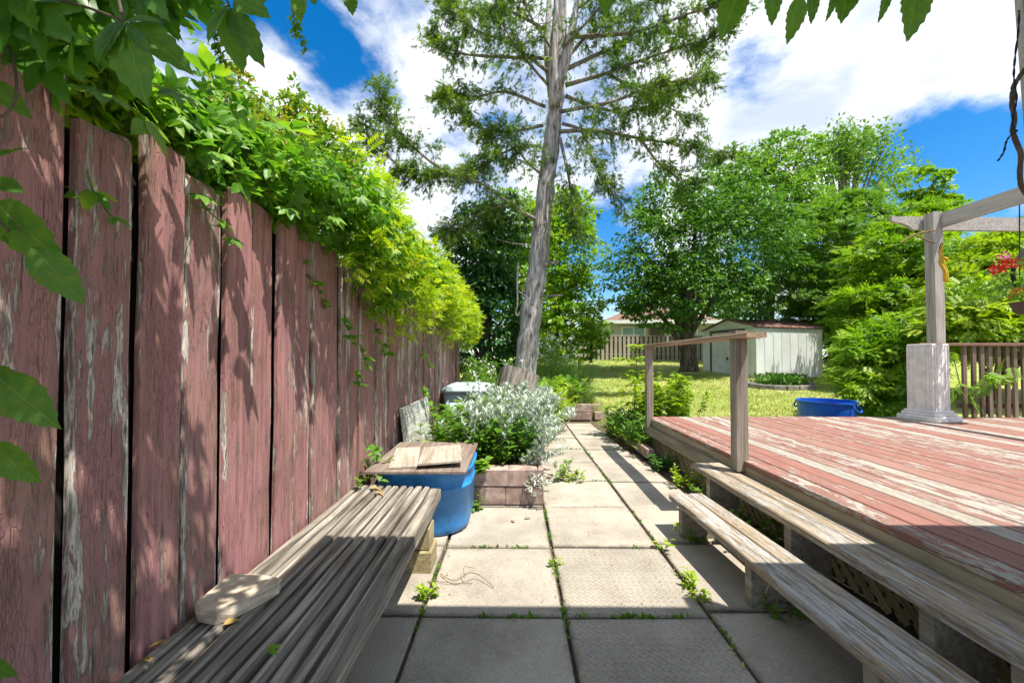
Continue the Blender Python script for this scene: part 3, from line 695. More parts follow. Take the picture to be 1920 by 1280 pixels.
# ================================================================== BINS, LOG
pb_ = thing('pale_bin', 'pale blue lidded bin beside the fence behind silver plants', 'bin', (-.75, 6.6, 0))
tub('body', M_PALEB, pb_, -1.12, -.40, 6.2, 7.1, .12, [(0, .06), (.3, .03), (.78, 0)])
tub('lid', M_PALEB, pb_, -1.15, -.37, 6.17, 7.13, .14, [(.785, 0), (.83, -.004), (.85, .02), (.885, .06), (.90, .12)])
lg = thing('log', 'thick grey cut log standing tilted among the silver plants', 'log', (-.1, 5.9, .3))
LM = Matrix.Translation((-.10, 5.95, .36)) @ Matrix.Rotation(R(13), 4, 'Y') @ Matrix.Rotation(R(-10), 4, 'X')
b = MB(); V = []; F = []; K = 22
for iz, z in enumerate((0, .2, .45, .70, .80)):
    for j in range(K):
        a = 2*math.pi*j/K; r = .29*(1+.06*math.sin(3*a+1)+.05*math.sin(7*a)+.02*math.sin(11*a+z*9))*(1.05-.05*z); V.append((r*math.cos(a), r*math.sin(a), z+(.02*math.sin(a*2) if iz == 4 else 0)))
for i in range(4):
    for j in range(K): F.append((i*K+j, i*K+(j+1) % K, (i+1)*K+(j+1) % K, (i+1)*K+j))
b.add(V, F); b.build('bark', M_BARKG, lg, LM, True)
b = MB(); b.add(V[4*K:]+[(0, 0, .805)], [(j, (j+1) % K, K) for j in range(K)]); b.build('cut_end', M_LOGEND, lg, LM)

# ================================================================== SHED, BACK FENCE, HOUSE
shB = at(1418, 705, 13.3)
sh = thing('garden_shed', 'white metal garden shed with rusty red roof on the lawn', 'shed', (shB.x, 13.3, .6), R(15)); SMX = MW[sh.name]
LS, WS, HS = 2.85, 2.45, 1.72   # long side along local +X, gable along local +Y
def sobj(mb, name, mat, parent=sh): return mb.build(name, mat, parent, SMX)
sobj(MB().box(.02, LS-.02, .02, WS-.02, -.4, HS), 'wall', M_SHED)
for i in range(8):
    xa = i*LS/8
    MBp = MB().box(xa+.012, xa+LS/8-.012, -.012, .02, -.35, HS-.02, c=.006)
    sobj(MBp, 'wall_panel', M_SHED)
    sobj(MB().box(xa-.011, xa+.011, -.022, .018, -.35, HS-.02), 'panel_seam', M_WHITE)
sobj(MB().box(-.005, LS+.005, -.03, .03, HS-.02, HS+.03), 'eave_trim', M_SHEDT)
for i, ya in enumerate((.0, .22, WS-.44, WS-.22)): sobj(MB().box(-.014, .02, ya+.008, ya+.212, -.3, HS-.02, c=.005), 'wall_panel', M_SHED)
dr = [sobj(MB().box(-.035, .0, ya, yb, -.3, HS-.1, c=.004), 'door', M_WHITE) for ya, yb in ((.50, 1.21), (1.22, 1.95))]
sobj(MB().box(-.05, .01, .42, .50, -.3, HS-.02), 'door_frame', M_SHEDT); sobj(MB().box(-.05, .01, 1.95, 2.03, -.3, HS-.02), 'door_frame', M_SHEDT); sobj(MB().box(-.05, .01, .50, 1.95, HS-.1, HS-.02), 'door_frame', M_SHEDT)
sobj(MB().box(-.07, -.035, 1.16, 1.2, .62, .72, c=.01), 'handle', M_BLACK, dr[0])
b = MB(); RH = .36
b.add([(0.0, 0, HS), (0.0, WS, HS), (0.0, WS/2, HS+RH-.03), (LS, 0, HS), (LS, WS, HS), (LS, WS/2, HS+RH-.03)], [(0, 2, 1), (3, 4, 5)]); sobj(b, 'gable', M_SHED)
b = MB(); e = .07; V = []
for x in (-e, LS+e):
    for y, z in ((-e, HS-.0), (WS/2, HS+RH), (WS+e, HS), (WS+e, HS+.03), (WS/2, HS+RH+.03), (-e, HS+.03)): V.append((x, y, z))
b.add(V, [(0, 1, 2, 3, 4, 5), (11, 10, 9, 8, 7, 6)]+[(i, i+6, (i+1) % 6+6, (i+1) % 6) for i in range(6)]); sobj(b, 'roof', M_SHEDR)
for i in range(9):
    x = i*LS/8; b = MB(); V = []
    for xx in (x-.012, x+.012):
        for y, z in ((-e-.004, HS+.031), (WS/2, HS+RH+.031), (WS/2, HS+RH+.055), (-e-.004, HS+.055)): V.append((xx, y, z))
    b.add(V, [(0, 1, 2, 3), (7, 6, 5, 4)]+[(i2, i2+4, (i2+1) % 4+4, (i2+1) % 4) for i2 in range(4)]); sobj(b, 'roof_rib', M_SHEDR)

FYB = 20.0
bf = thing('back_fence', 'pale grey board fence at the far end of the lawn', 'fence', (6, FYB, 1.1))
x = 3.3
while x < 13:
    z = float(zl(np.array(x), np.array(FYB)))
    plank('fence_board', (x, FYB-.05, z+.02), (x, FYB-.05, 2.36+random.uniform(-.015, .015)), .14, .02, W_BACKF, bf, (0, -1, 0), seg=1)
    plank('fence_board', (x+.108, FYB+.05, z+.02), (x+.108, FYB+.05, 2.34), .14, .02, W_DARK, bf, (0, -1, 0), seg=1)
    x += .216
for z in (1.45, 2.15): plank('fence_rail', (3.2, FYB, z), (13, FYB, z), .07, .04, W_BACKF, bf)
plank('cap_rail', (3.2, FYB, 2.375), (13, FYB, 2.375), .16, .03, W_BACKF, bf)

hp = at(1140, 640, 27)
nh = thing('neighbour_house', 'low bungalow with brown hip roof beyond the back fence', 'house', (hp.x+2, 28, 1.2)); hx = hp.x
b = MB(); b.box(hx+.2, hx+7, 27, 33, .5, 3.75); b.build('wall', M_SIDING, nh)
b = MB(); b.add([(hx-.5, 26.4, 3.72), (hx+7.6, 26.4, 3.72), (hx+7.6, 33.6, 3.72), (hx-.5, 33.6, 3.72), (hx+2.6, 30, 5.0), (hx+5, 30, 5.0),
                 (hx-.5, 26.4, 3.58), (hx+7.6, 26.4, 3.58), (hx+7.6, 33.6, 3.58), (hx-.5, 33.6, 3.58)],
                [(0, 1, 5, 4), (1, 2, 5), (2, 3, 4, 5), (3, 0, 4), (0, 6, 7, 1), (1, 7, 8, 2), (2, 8, 9, 3), (3, 9, 6, 0), (6, 9, 8, 7)]); b.build('roof', M_ROOFT, nh)
b = MB(); b.box(hx-.53, hx+7.63, 26.33, 26.39, 3.52, 3.74); b.build('gutter', M_WHITE, nh)
for k, xa in enumerate((hx+.9, hx+4.4)):
    wf = MB().box(xa, xa+1.6, 26.93, 26.99, 2.05, 3.35).build('window', M_WHITE, nh)
    MB().box(xa+.08, xa+.76, 26.90, 26.928, 2.13, 3.27).build('pane', M_GLASS, wf); MB().box(xa+.84, xa+1.52, 26.90, 26.928, 2.13, 3.27).build('pane', M_GLASS, wf)
MB().box(hx+2.75, hx+3.75, 26.93, 26.99, 1.0, 3.3).build('door', M_TRIM, nh)
MB().box(hx+2.6, hx+2.68, 26.42, 26.5, 1.0, 3.57).build('porch_post', M_TRIM, nh)

# small round bed before the shed
rb = thing('garden_bed', 'small dark stone edged bed on lawn before the shed', 'garden bed', (6.6, 11.3, .45))
c0 = at(1462, 712, 11.6)
for k in range(16):
    a = 2*math.pi*k/16; px_, py_ = c0.x+.85*math.cos(a), 11.6+.5*math.sin(a); z = float(zl(np.array(px_), np.array(py_)))
    b = MB().box(-.15, .15, -.07, .07, -.05, .13, c=.02); b.build('edging_stone', M_EDGE, rb, Matrix.Translation((px_, py_, z)) @ Matrix.Rotation(math.atan2(.5*math.cos(a), -.85*math.sin(a)), 4, 'Z'))
q = rng.normal(size=(900, 3))*np.array([.36, .2, .0])+np.array([c0.x, 11.6, 0]); q[:, 2] = zl(q[:, 0], q[:, 1])+.05+.28*rng.random(900)
dd = rng.normal(size=(900, 3))*.6; dd[:, 2] = .9
foliage('bed_plants', (q, dd, sph(900), .07+.07*rng.random(900)), LF, L_DARKT, rb)
b = MB()
for k in range(7): a = random.uniform(0, 6.3); b.tube([(c0.x+.1, 11.6, .5), (c0.x+.1+.1*math.cos(a), 11.6+.1*math.sin(a), .72+.2*random.random())], [.012, .005], 5)
b.build('bare_stem', M_BLACK, rb)

# bright blue round tub on the lawn behind the deck
tb = at(1549, 776, 7.1); tz = float(zl(np.array(tb.x), np.array(7.1)))
rt = thing('round_tub', 'bright blue open round tub on lawn behind the deck', 'tub', (tb.x, 7.1, tz)); RM = Matrix.Translation((tb.x, 7.1, tz)) @ Matrix.Diagonal((.90, .90, 1., 1.))
b = MB(); b.lathe([(.36, 0), (.43, .02), (.465, .40), (.47, .52), (.495, .53), (.495, .56), (.455, .56), (.45, .40), (.41, .05), (.0, .04)], 36); b.build('body', M_BLUE2, rt, RM, False)
for a in (R(-62), R(118)):
    b = MB(); b.tube(smooth_path([(.49*math.cos(a-.22), .49*math.sin(a-.22), .52), (.53*math.cos(a-.2), .53*math.sin(a-.2), .44), (.55*math.cos(a), .55*math.sin(a), .40), (.53*math.cos(a+.2), .53*math.sin(a+.2), .44), (.49*math.cos(a+.22), .49*math.sin(a+.22), .52)], 3), .016, 6); b.build('handle', M_BLUE2, rt, RM)

# hanging basket at far right, from the pergola beam
hb = at(1893, 520, 4.9); hk = thing('hanging_basket', 'hanging basket with red and orange flowers at the right edge', 'flower basket', hb)
b = MB(); b.tube([(hb.x+.12, hb.y, hb.z-.12), (PX-.02 if False else hb.x+.14, hb.y, 3.2)], .006, 6)
b.tube(smooth_path([tuple(at(1921, 468, 4.85)), tuple(at(1908, 488, 4.85)), tuple(at(1899, 512, 4.85)), tuple(at(1905, 532, 4.85)), tuple(at(1921, 540, 4.85))], 4), .022, 8); b.build('iron_bracket', M_BLACK, hk)
b = MB(); b.lathe([(.0, -.42), (.10, -.40), (.15, -.28), (.16, -.26), (.14, -.26), (.0, -.28)], 20); b.build('pot', M_SHEDT, hk, Matrix.Translation(hb+Vector((.22, 0, -.04))))
for mt, cx, cy, nn_ in ((M_RED, 1874, 500, 40), (M_PINK, 1880, 480, 24), (M_RED, 1890, 492, 30), (M_ORNG, 1905, 495, 30), (M_ORNG, 1905, 548, 20), (M_RED, 1866, 508, 20)):
    c = at(cx, cy, 4.8); q = rng.normal(size=(nn_, 3))*.032+np.array(c)
    foliage('blossom', (q, sph(nn_), sph(nn_), .024+.022*rng.random(nn_)), tmpl_leaf(.8), mt, hk)
q = rng.normal(size=(260, 3))*np.array([.13, .12, .10])+np.array(hb)+np.array([.08, 0, -.08]); foliage('leaves', (q, sph(260)-np.array([0, 0, .4]), sph(260), .05+.05*rng.random(260)), LF, L_MIDT, hk)

# vine stem and dark cable hanging by the roof post
vs = thing('bare_vine_stem', 'bare twisting vine stem hanging off the near right post', 'vine', at(1908, 200, 1.55)); b = MB()
b.tube(smooth_path([tuple(at(*q)) for q in ((1921, 130, 1.52), (1908, 150, 1.5), (1900, 165, 1.48), (1898, 195, 1.48), (1902, 220, 1.48), (1899, 245, 1.48), (1905, 265, 1.48), (1914, 290, 1.48), (1912, 320, 1.49), (1914, 345, 1.5), (1925, 365, 1.5))], 4), .0075, 7, .12); b.build('stem', M_VINEB, vs, smooth=True)
cb = thing('dark_cable', 'thin dark twisted cable dangling beside the bare vine stem', 'cable', at(1902, 200, 1.5)); b = MB()
pth = smooth_path([tuple(at(*q)) for q in ((1911, 20, 1.47), (1909, 60, 1.47), (1903, 110, 1.46), (1901, 145, 1.46), (1906, 185, 1.46), (1900, 215, 1.46), (1899, 240, 1.455), (1907, 246, 1.455), (1897, 252, 1.455), (1887, 265, 1.45), (1882, 285, 1.45), (1871, 302, 1.45))], 6)
for ph in (0, math.pi): b.tube([Vector(p)+Vector((math.cos(i*.9+ph), math.sin(i*.9+ph), 0))*.0018 for i, p in enumerate(pth)], .0019, 5)
b.build('wire', M_CABLE, cb)

# ================================================================== TREES
ced = thing('conifer_tree', 'tall leaning cedar with bare grey trunk rising over the garden', 'tree', at(983, 745, 9.5))
tp = smooth_path([(*at(979, 775, 9.5), .42), (*at(984, 715, 9.5), .30), (*at(992, 620, 9.5), .265), (*at(1003, 540, 9.5), .25), (*at(1011, 470, 9.5), .235), (*at(1018, 400, 9.5), .225), (*at(1030, 300, 9.5), .205), (*at(1039, 220, 9.5), .19), (*at(1047, 140, 9.5), .165), (*at(1053, 40, 9.6), .13), (*at(1056, -120, 9.6), .09), (*at(1060, -300, 9.6), .04)], 5)
b = MB(); b.tube([p[:3] for p in tp], [p[3]*.95*(1+.05*math.sin(i*1.7)+.03*math.sin(i*3.1)) for i, p in enumerate(tp)], 16, .10); b.build('trunk', M_BARK, ced, smooth=True)
leaders = [[(1043, 170, 9.4, .14), (1066, 90, 9.35, .115), (1082, 0, 9.4, .06), (1095, -120, 9.4, .03)], [(1036, 180, 9.6, .12), (1026, 90, 9.6, .09), (1030, -20, 9.7, .05), (1025, -130, 9.7, .02)], [(1040, 200, 9.3, .12), (1038, 100, 9.2, .105), (1043, 0, 9.15, .06), (1040, -140, 9.2, .03)]]
for L_ in leaders:
    pp = smooth_path([(*at(a_, b_, c_), d_) for a_, b_, c_, d_ in L_], 4); MB().tube([p[:3] for p in pp], [p[3] for p in pp], 9, .05).build('leader', M_BARK, ced, smooth=True)
BR = [[(1005, 412, 9.4), (960, 385, 9.2), (905, 345, 8.9), (850, 332, 8.7), (800, 330, 8.6), (735, 318, 8.5)],
      [(850, 332, 8.7), (800, 297, 8.7), (762, 262, 8.7), (722, 212, 8.6), (708, 160, 8.6)],
      [(1014, 272, 9.4), (960, 280, 9.2), (920, 300, 9.0), (870, 318, 8.9)],
      [(1018, 235, 9.5), (960, 245, 9.4), (900, 240, 9.3), (860, 205, 9.2), (830, 178, 9.2)],
      [(1032, 165, 9.4), (985, 110, 9.1), (945, 50, 8.9), (930, -10, 8.8)], [(1028, 135, 9.5), (960, 85, 9.6), (880, 50, 9.6), (825, 5, 9.7)],
      [(1022, 200, 9.6), (945, 172, 9.9), (880, 185, 10.1), (835, 170, 10.2)], [(1030, 60, 9.6), (950, 20, 9.7), (870, 20, 9.9), (820, -20, 10)],
      [(1050, 247, 9.4), (1120, 245, 9.2), (1200, 260, 9.1), (1290, 274, 9.0), (1375, 292, 9.0)], [(1055, 232, 9.5), (1090, 246, 9.3), (1108, 290, 9.1), (1132, 342, 9.0), (1170, 385, 9.0)],
      [(1060, 160, 9.5), (1130, 140, 9.4), (1200, 114, 9.3), (1290, 85, 9.3), (1370, 60, 9.3)], [(1140, 138, 9.4), (1190, 168, 9.2), (1240, 194, 9.1), (1310, 232, 9.0)],
      [(1062, 110, 9.5), (1110, 60, 9.5), (1180, 20, 9.5), (1270, -20, 9.6)], [(1050, 260, 9.4), (1066, 330, 9.1), (1076, 400, 9.0), (1090, 450, 8.95)],
      [(1060, 180, 9.6), (1130, 205, 9.8), (1200, 205, 9.9), (1300, 150, 10.2)], [(1075, 20, 9.6), (1160, -30, 9.6), (1280, -50, 9.7)],
      [(1062, 130, 9.6), (1150, 90, 10), (1250, 60, 10.3), (1340, 110, 10.5)], [(1050, 210, 9.4), (1150, 190, 8.9), (1230, 160, 8.5), (1330, 140, 8.2)],
      [(1040, 100, 9.3), (1000, 40, 8.7), (970, -20, 8.3)], [(1055, 90, 9.3), (1120, 20, 8.8), (1180, -60, 8.5)], [(1018, 330, 9.4), (985, 300, 9.2), (950, 255, 9.1), (905, 265, 9.1)],
      [(1200, 260, 9.1), (1230, 300, 9.0), (1265, 330, 9.0), (1300, 345, 9.)], [(1035, 110, 9.5), (905, 105, 9.5), (850, 95, 9.4), (815, 60, 9.4)], [(1060, 70, 9.5), (1190, 60, 9.2), (1310, 20, 9.1), (1380, 10, 9.1)],
      [(960, 385, 9.2), (920, 390, 9.1), (870, 420, 9.0), (835, 440, 9.0)], [(760, 325, 8.5), (735, 300, 8.5), (700, 270, 8.5), (672, 225, 8.5)]]
FP = []; FD = []; FU = []
def frond_spray(p, ax, ln, n):
    """a drooping spray of flat cedar fronds"""
    for i in range(n):
        u = rng.random(); q = p+ax*ln*u+np.array([0, 0, -.35*ln*u*u])+rng.normal(size=3)*.045
        d = ax*.7+rng.normal(size=3)*.5; d[2] -= .45
        FP.append(q); FD.append(d); FU.append(rng.normal(size=3)*.6+np.array([0, -.5, .5]))
for bi, L_ in enumerate(BR):
    pp = smooth_path([tuple(at(*q)) for q in L_], 5); n = len(pp); ln = np.linalg.norm(pp[-1]-pp[0]); r0 = .017+.013*ln/2
    MB().tube(pp, list(np.linspace(r0*1.25, .008, n)), 7, .08).build('branch', M_BARKG, ced, smooth=True)
    tw = MB()
    for j in range(int((58 if bi in (0, 1, 2, 3, 20, 24, 25) else 40)*ln/2.)):
        u = .14+.86*rng.random()**.75; f_ = u*(n-1); i0 = min(int(f_), n-2); p = pp[i0]+(pp[i0+1]-pp[i0])*(f_-i0); dr_ = unit((pp[i0+1]-pp[i0])[None])[0]
        ax = unit((dr_*.5+rng.normal(size=3)*np.array([.8, .8, .55])+np.array([0, 0, .12]))[None])[0]; l2 = rng.uniform(.2, .68)*(1.15-.5*u)
        mid = p+ax*l2*.6+np.array([0, 0, .02]); end = p+ax*l2+np.array([0, 0, -.35*l2*l2]); tw.tube([p, mid, end], [.009, .006, .003], 4, 0, False)
        frond_spray(p+ax*l2*.25, ax, l2*.9, int(rng.integers(17, 30)))
    tag(tw.build('twig', M_BARKG, ced), kind='stuff')
for k in range(230):   # hanging upper foliage around the leaders
    z = rng.uniform(6.6, 13.5); a = rng.uniform(0, 6.28); rr = rng.uniform(.3, 2.6)*(1 if z < 10.5 else max(.15, (14-z)/3.5)); c = np.array([1.0+rr*math.cos(a), 9.6+rr*math.sin(a), z])
    ax = unit(np.array([[math.cos(a), math.sin(a), -.3]]))[0]; frond_spray(c, ax, .45, 16)
FP = np.array(FP); foliage('crown', (FP, np.array(FD), np.array(FU), .085+.08*rng.random(len(FP))), FROND, L_CEDAR, ced)
for q, r_ in ((((1015, 497, 9.35), (1030, 494, 9.3), (1048, 490, 9.25)), .05), (((1010, 555, 9.35), (1030, 555, 9.3), (1056, 553, 9.25)), .03), (((1000, 408, 9.5), (985, 402, 9.4), (970, 408, 9.35)), .035), (((1000, 460, 9.4), (960, 456, 9.3), (930, 448, 9.3)), .012)):
    MB().tube([at(*p) for p in q], [r_, r_*.9, r_*.75], 7, .1).build('broken_stub', M_BARKG, ced)
b = MB(); b.tube(smooth_path([tuple(at(*q)) for q in ((972, 492, 9.2), (970, 520, 9.2), (970, 570, 9.2), (967, 586, 9.2), (971, 592, 9.2), (974, 584, 9.2))], 4), .02, 6)
b.tube(smooth_path([tuple(at(*q)) for q in ((970, 545, 9.2), (985, 555, 9.2), (1000, 572, 9.2))], 4), .014, 6); tag(b.build('hook_rope', M_EDGE), 'grey rope with hook tied around the cedar trunk', 'rope')

def E(px, py, Y, rx, rz, ry=None):
    """crown ellipsoid seen at a pixel with pixel radii"""
    c = at(px, py, Y); k = Y/750; return (tuple(c), (rx*k, ry if ry else (rx*k+rz*k)*.45, rz*k))
# ivy column left of the cedar
tree('ivy_column', 'dark green ivy smothering a stump left of the cedar', 'ivy', at(905, 720, 10.3), .18, [E(905, 470, 10.3, 62, 85, .7), E(900, 600, 10.3, 72, 120, .8), E(880, 520, 10.2, 55, 90, .6), E(945, 420, 10.5, 40, 50, .5), E(935, 620, 10.4, 42, 110, .5)], 15000, L_IVY, (.10, .17), LF, nc=260, clump=.30, inner=.75, droop=.8, flat=.9)
# light trees behind the cedar
tree('bushy_tree', 'bright green bushy tree just right of the cedar trunk', 'tree', at(1045, 690, 15), .16, [E(1060, 480, 15, 58, 100), E(1035, 420, 15.5, 50, 60), E(1080, 590, 15, 45, 70), E(1025, 560, 14.5, 45, 90), E(1075, 400, 16, 40, 45), E(1035, 640, 15, 50, 45), E(1060, 675, 14.5, 45, 25)], 15000, L_LITE, (.13, .24), SM, nc=200, droop=.3)
tree('bushy_tree', 'dense green tree showing between the ivy and cedar trunk', 'tree', at(975, 690, 18), .16, [E(965, 430, 18, 60, 70), E(985, 560, 17, 50, 110), E(930, 470, 18, 50, 60)], 6500, L_MIDT, (.16, .28), SM, nc=120)
tree('shrub', 'low shrub beside the far left end of the back fence', 'shrub', at(1108, 680, 16.5), .06, [E(1105, 640, 16.5, 24, 38), E(1085, 600, 16, 30, 40), E(1125, 620, 17, 18, 25)], 3200, L_LITE, (.11, .2), SM, nc=70)
# broad dark tree by the shed
tree('round_tree', 'broad dark green tree shading the lawn left of the shed', 'tree', at(1292, 697, 14), .27, [E(1270, 450, 14, 110, 95), E(1200, 520, 13.6, 72, 62), E(1380, 460, 14.5, 105, 105), E(1310, 540, 13.6, 120, 62), E(1225, 575, 13.6, 55, 40), E(1262, 592, 13.5, 45, 32), E(1250, 390, 14.5, 60, 60), E(1350, 370, 14.8, 75, 60), E(1410, 545, 14.6, 60, 60)], 26000, L_DARKT, (.11, .2), LF, nlimb=12, nc=420, clump=.24, inner=.6)
tree('tall_tree', 'mid green tree rising behind the dark round tree', 'tree', at(1440, 690, 18), .22, [E(1440, 380, 18, 80, 85), E(1380, 330, 18, 55, 50), E(1470, 300, 18.5, 60, 55), E(1500, 420, 18, 75, 80)], 13000, L_MIDT, (.16, .26), SM, nc=240, clump=.22)
# airy tall tree with a fan of branches
ft = thing('fan_tree', 'tall airy tree with fan of bare branches above the others', 'tree', at(1590, 690, 19)); b = MB(); pts = []
for k in range(26):
    a = random.uniform(-1, 1); top = at(1600+a*110+random.uniform(-20, 20), 235+70*a*a+random.uniform(-15, 45), 19+random.uniform(-1.2, 1.2)); s0 = at(1585+a*22, 450, 19); mid = Vector(s0).lerp(top, .5)+Vector((-.25*a, 0, .2))
    pp = smooth_path([tuple(at(1590, 690, 19)), tuple(s0), tuple(mid), tuple(top)], 4); b.tube(pp, list(np.linspace(.11, .012, len(pp))), 5, 0, False); pts += [(pp[i], u) for i, u in ((len(pp)-1, 1), (len(pp)-2, .9), (len(pp)-3, .7), (len(pp)-4, .45))]
b.build('trunk', M_BARKG, ft)
Q = []
for p, u in pts: Q.append(p+rng.normal(size=(int(58*u), 3))*.26)
Q = np.concatenate(Q); d_ = rng.normal(size=Q.shape)*.6; d_[:, 2] -= .3; foliage('crown', (Q, d_, rng.normal(size=Q.shape)+np.array([0, 0, 1]), .14+.12*rng.random(len(Q))), SM, L_MIDT, ft)
# bright layered trees at the right
tree('layered_tree', 'mid green layered tree rising behind the shed roof', 'tree', at(1560, 700, 15.2), .16, [E(1560, 470, 15.2, 95, 85), E(1500, 550, 14.9, 65, 60), E(1630, 530, 15, 80, 75), E(1590, 400, 15.5, 70, 40), E(1545, 590, 14.9, 60, 28)], 15000, L_MIDT, (.16, .36), PINN, nc=230, clump=.26, droop=.35, flat=.45)
tree('layered_tree', 'bright green layered tree behind the pergola post', 'tree', at(1700, 720, 11.5), .13, [E(1690, 500, 11.5, 85, 80), E(1650, 590, 11, 80, 70), E(1740, 560, 11, 80, 90), E(1715, 425, 11.8, 55, 40)], 11000, L_LITE, (.2, .34), PINN, nc=200, clump=.27, flat=.45)
tree('layered_tree', 'yellow green layered tree at right behind hanging flowers', 'tree', at(1880, 720, 9.5), .12, [E(1850, 520, 9.6, 90, 70), E(1920, 500, 9.6, 80, 80), E(1840, 610, 9, 90, 60), E(1960, 600, 9, 80, 70), E(2080, 520, 9.6, 120, 110)], 12000, L_YEL, (.19, .32), PINN, nc=190, clump=.28, flat=.45)
tree('young_tree', 'slim young tree top poking up left of pergola beam', 'tree', at(1735, 720, 12.5), .06, [E(1735, 345, 12.5, 28, 32), E(1745, 400, 12.5, 38, 40), E(1765, 380, 12.5, 22, 20)], 1500, L_LITE, (.16, .26), PALMS, nc=45, clump=.4)
tree('dark_hedge', 'dark bushy hedge in shade right of the shed', 'hedge', at(1580, 705, 15.5), .1, [E(1585, 640, 15, 45, 65), E(1640, 640, 14, 55, 60), E(1560, 600, 16.5, 40, 50)], 6500, L_DARKT, (.13, .22), LF, nc=140)
tree('sumac_shrub', 'sumac shrub with drooping leaves left of the white plinth', 'shrub', at(1660, 780, 7.6), .05, [E(1650, 690, 7.6, 60, 62), E(1690, 640, 7.8, 50, 55), E(1640, 735, 7.3, 45, 40), E(1620, 650, 8, 40, 40)], 2600, L_LITE, (.2, .33), PINN, nc=90, clump=.35, droop=.7, inner=.6)
tree('sumac_shrub', 'yellow green sumac arching over the brown baluster railing', 'shrub', at(1850, 775, 6.5), .05, [E(1830, 610, 6.5, 75, 45), E(1900, 640, 6.4, 60, 40), E(1800, 560, 6.8, 55, 45), E(1990, 620, 6.5, 80, 50), E(1920, 575, 6.8, 70, 50)], 3000, L_YEL, (.19, .31), PINN, nc=100, clump=.36, droop=.6, inner=.5, flat=.5)
q = np.array([at(px, py, 5.6) for px, py in ((1782, 690), (1790, 715), (1800, 745), (1815, 730), (1850, 690), (1862, 700), (1845, 715), (1785, 660), (1872, 680))]); q = np.repeat(q, 3, 0)+rng.normal(size=(27, 3))*.04
dd = rng.normal(size=q.shape)*.5; dd[:, 2] -= .6; tg = thing('leafy_shoot', 'green leafy shoots poking through the brown balusters', 'shoot', at(1800, 780, 5.6)); foliage('leaves', (q, dd, rng.normal(size=q.shape)*.4+np.array([0, -.5, .8]), .2+.1*rng.random(27)), PINN, L_LITE, tg)
b = MB(); b.tube(smooth_path([tuple(at(1815, 775, 5.62)), tuple(at(1800, 720, 5.6)), tuple(at(1785, 660, 5.6))], 4), .006, 5); b.build('stem', M_STEM, tg); b = MB(); b.tube(smooth_path([tuple(at(1870, 775, 5.62)), tuple(at(1862, 710, 5.6)), tuple(at(1850, 680, 5.6))], 4), .006, 5); b.build('stem', M_STEM, tg)
# distant trees closing the view
for k, (px, py, Y, rx, rz, lb) in enumerate(((1330, 560, 33, 130, 60, 'distant tree mass behind the dark tree and the house'), (1700, 560, 26, 160, 90, 'distant trees behind the layered trees at right'), (820, 610, 34, 90, 60, 'distant trees behind the ivy column'), (1950, 560, 24, 120, 130, 'distant trees past the right frame edge'), (560, 560, 24, 160, 90, 'distant trees behind the left fence'))):
    tree('distant_tree', lb, 'tree', at(px, 700, Y), .3, [E(px-rx*.5, py, Y, rx*.6, rz), E(px+rx*.5, py+10, Y, rx*.6, rz), E(px, py-rz*.2, Y+1, rx*.6, rz)], 5000, L_DARKT if k % 2 else L_MIDT, (.3, .5), SM, nc=120)
# orange tinged shrub behind the fence
tree('tall_shrub', 'tall shrub with orange tinged tips behind the red fence', 'shrub', (-3.2, 4.6, 0), .09, [E(430, 260, 4.6, 75, 75), E(520, 290, 4.8, 95, 75), E(600, 330, 5, 80, 70), E(430, 200, 4.7, 40, 50), E(560, 230, 4.9, 36, 45), E(480, 330, 4.4, 110, 90), E(640, 400, 5.4, 80, 90), E(500, 205, 4.8, 22, 30), E(615, 265, 5, 28, 30), E(440, 155, 4.7, 20, 38), E(555, 195, 4.9, 20, 40), E(645, 300, 5.2, 36, 40), E(600, 235, 5, 18, 34)], 12500, L_ORG, (.05, .09), LF, nc=420, clump=.3, droop=-.1, inner=.4, flat=.9, barkm=M_BARKG)

# ================================================================== VINES
def toothed(w=.50, rows=13):
    """creeper leaflet: folded along the midrib, gently curled, toothed along its margin"""
    V = []; F = []
    for i in range(rows+1):
        y = i/rows; hw = w/2*max(.012, math.sin(math.pi*min(1, y**.80+.0))**.78 if 0 < y < 1 else .012)*(1 if y < .55 else 1-.35*(y-.55))
        for u in (-1, -.5, 0, .5, 1):
            x = u*hw*(1+(.07 if i % 2 else -.05)*(abs(u) > .9)); yy_ = y*1.04+(.035 if i % 2 and abs(u) > .9 else 0)
            V.append((x, yy_, .30*abs(x)-.5*x*x-.16*yy_*yy_+.012*math.sin(yy_*9+2*u)))
    for i in range(rows):
        for j in range(4):
            a = i*5+j; F += [(a, a+1, a+6), (a, a+6, a+5)]
    return np.array(V), np.array(F)
TOOTH = toothed(); 
def tooth_palm(n):
    P = []
    for i in range(n):
        k = i-(n-1)/2; v = TOOTH[0]*np.array([1, 1, 1]); a = k*R(46)*(1 if n == 5 else 1.3); P.append((rotz(v, -a, .66*(1-.13*abs(k)), (0, .06, -.02*abs(k))), TOOTH[1]))
    st = (np.array([(-.012, -.35, .05), (.012, -.35, .05), (.012, .08, 0), (-.012, .08, 0)]), np.array([(0, 1, 2), (0, 2, 3)])); P.append(st)
    return merge(P)
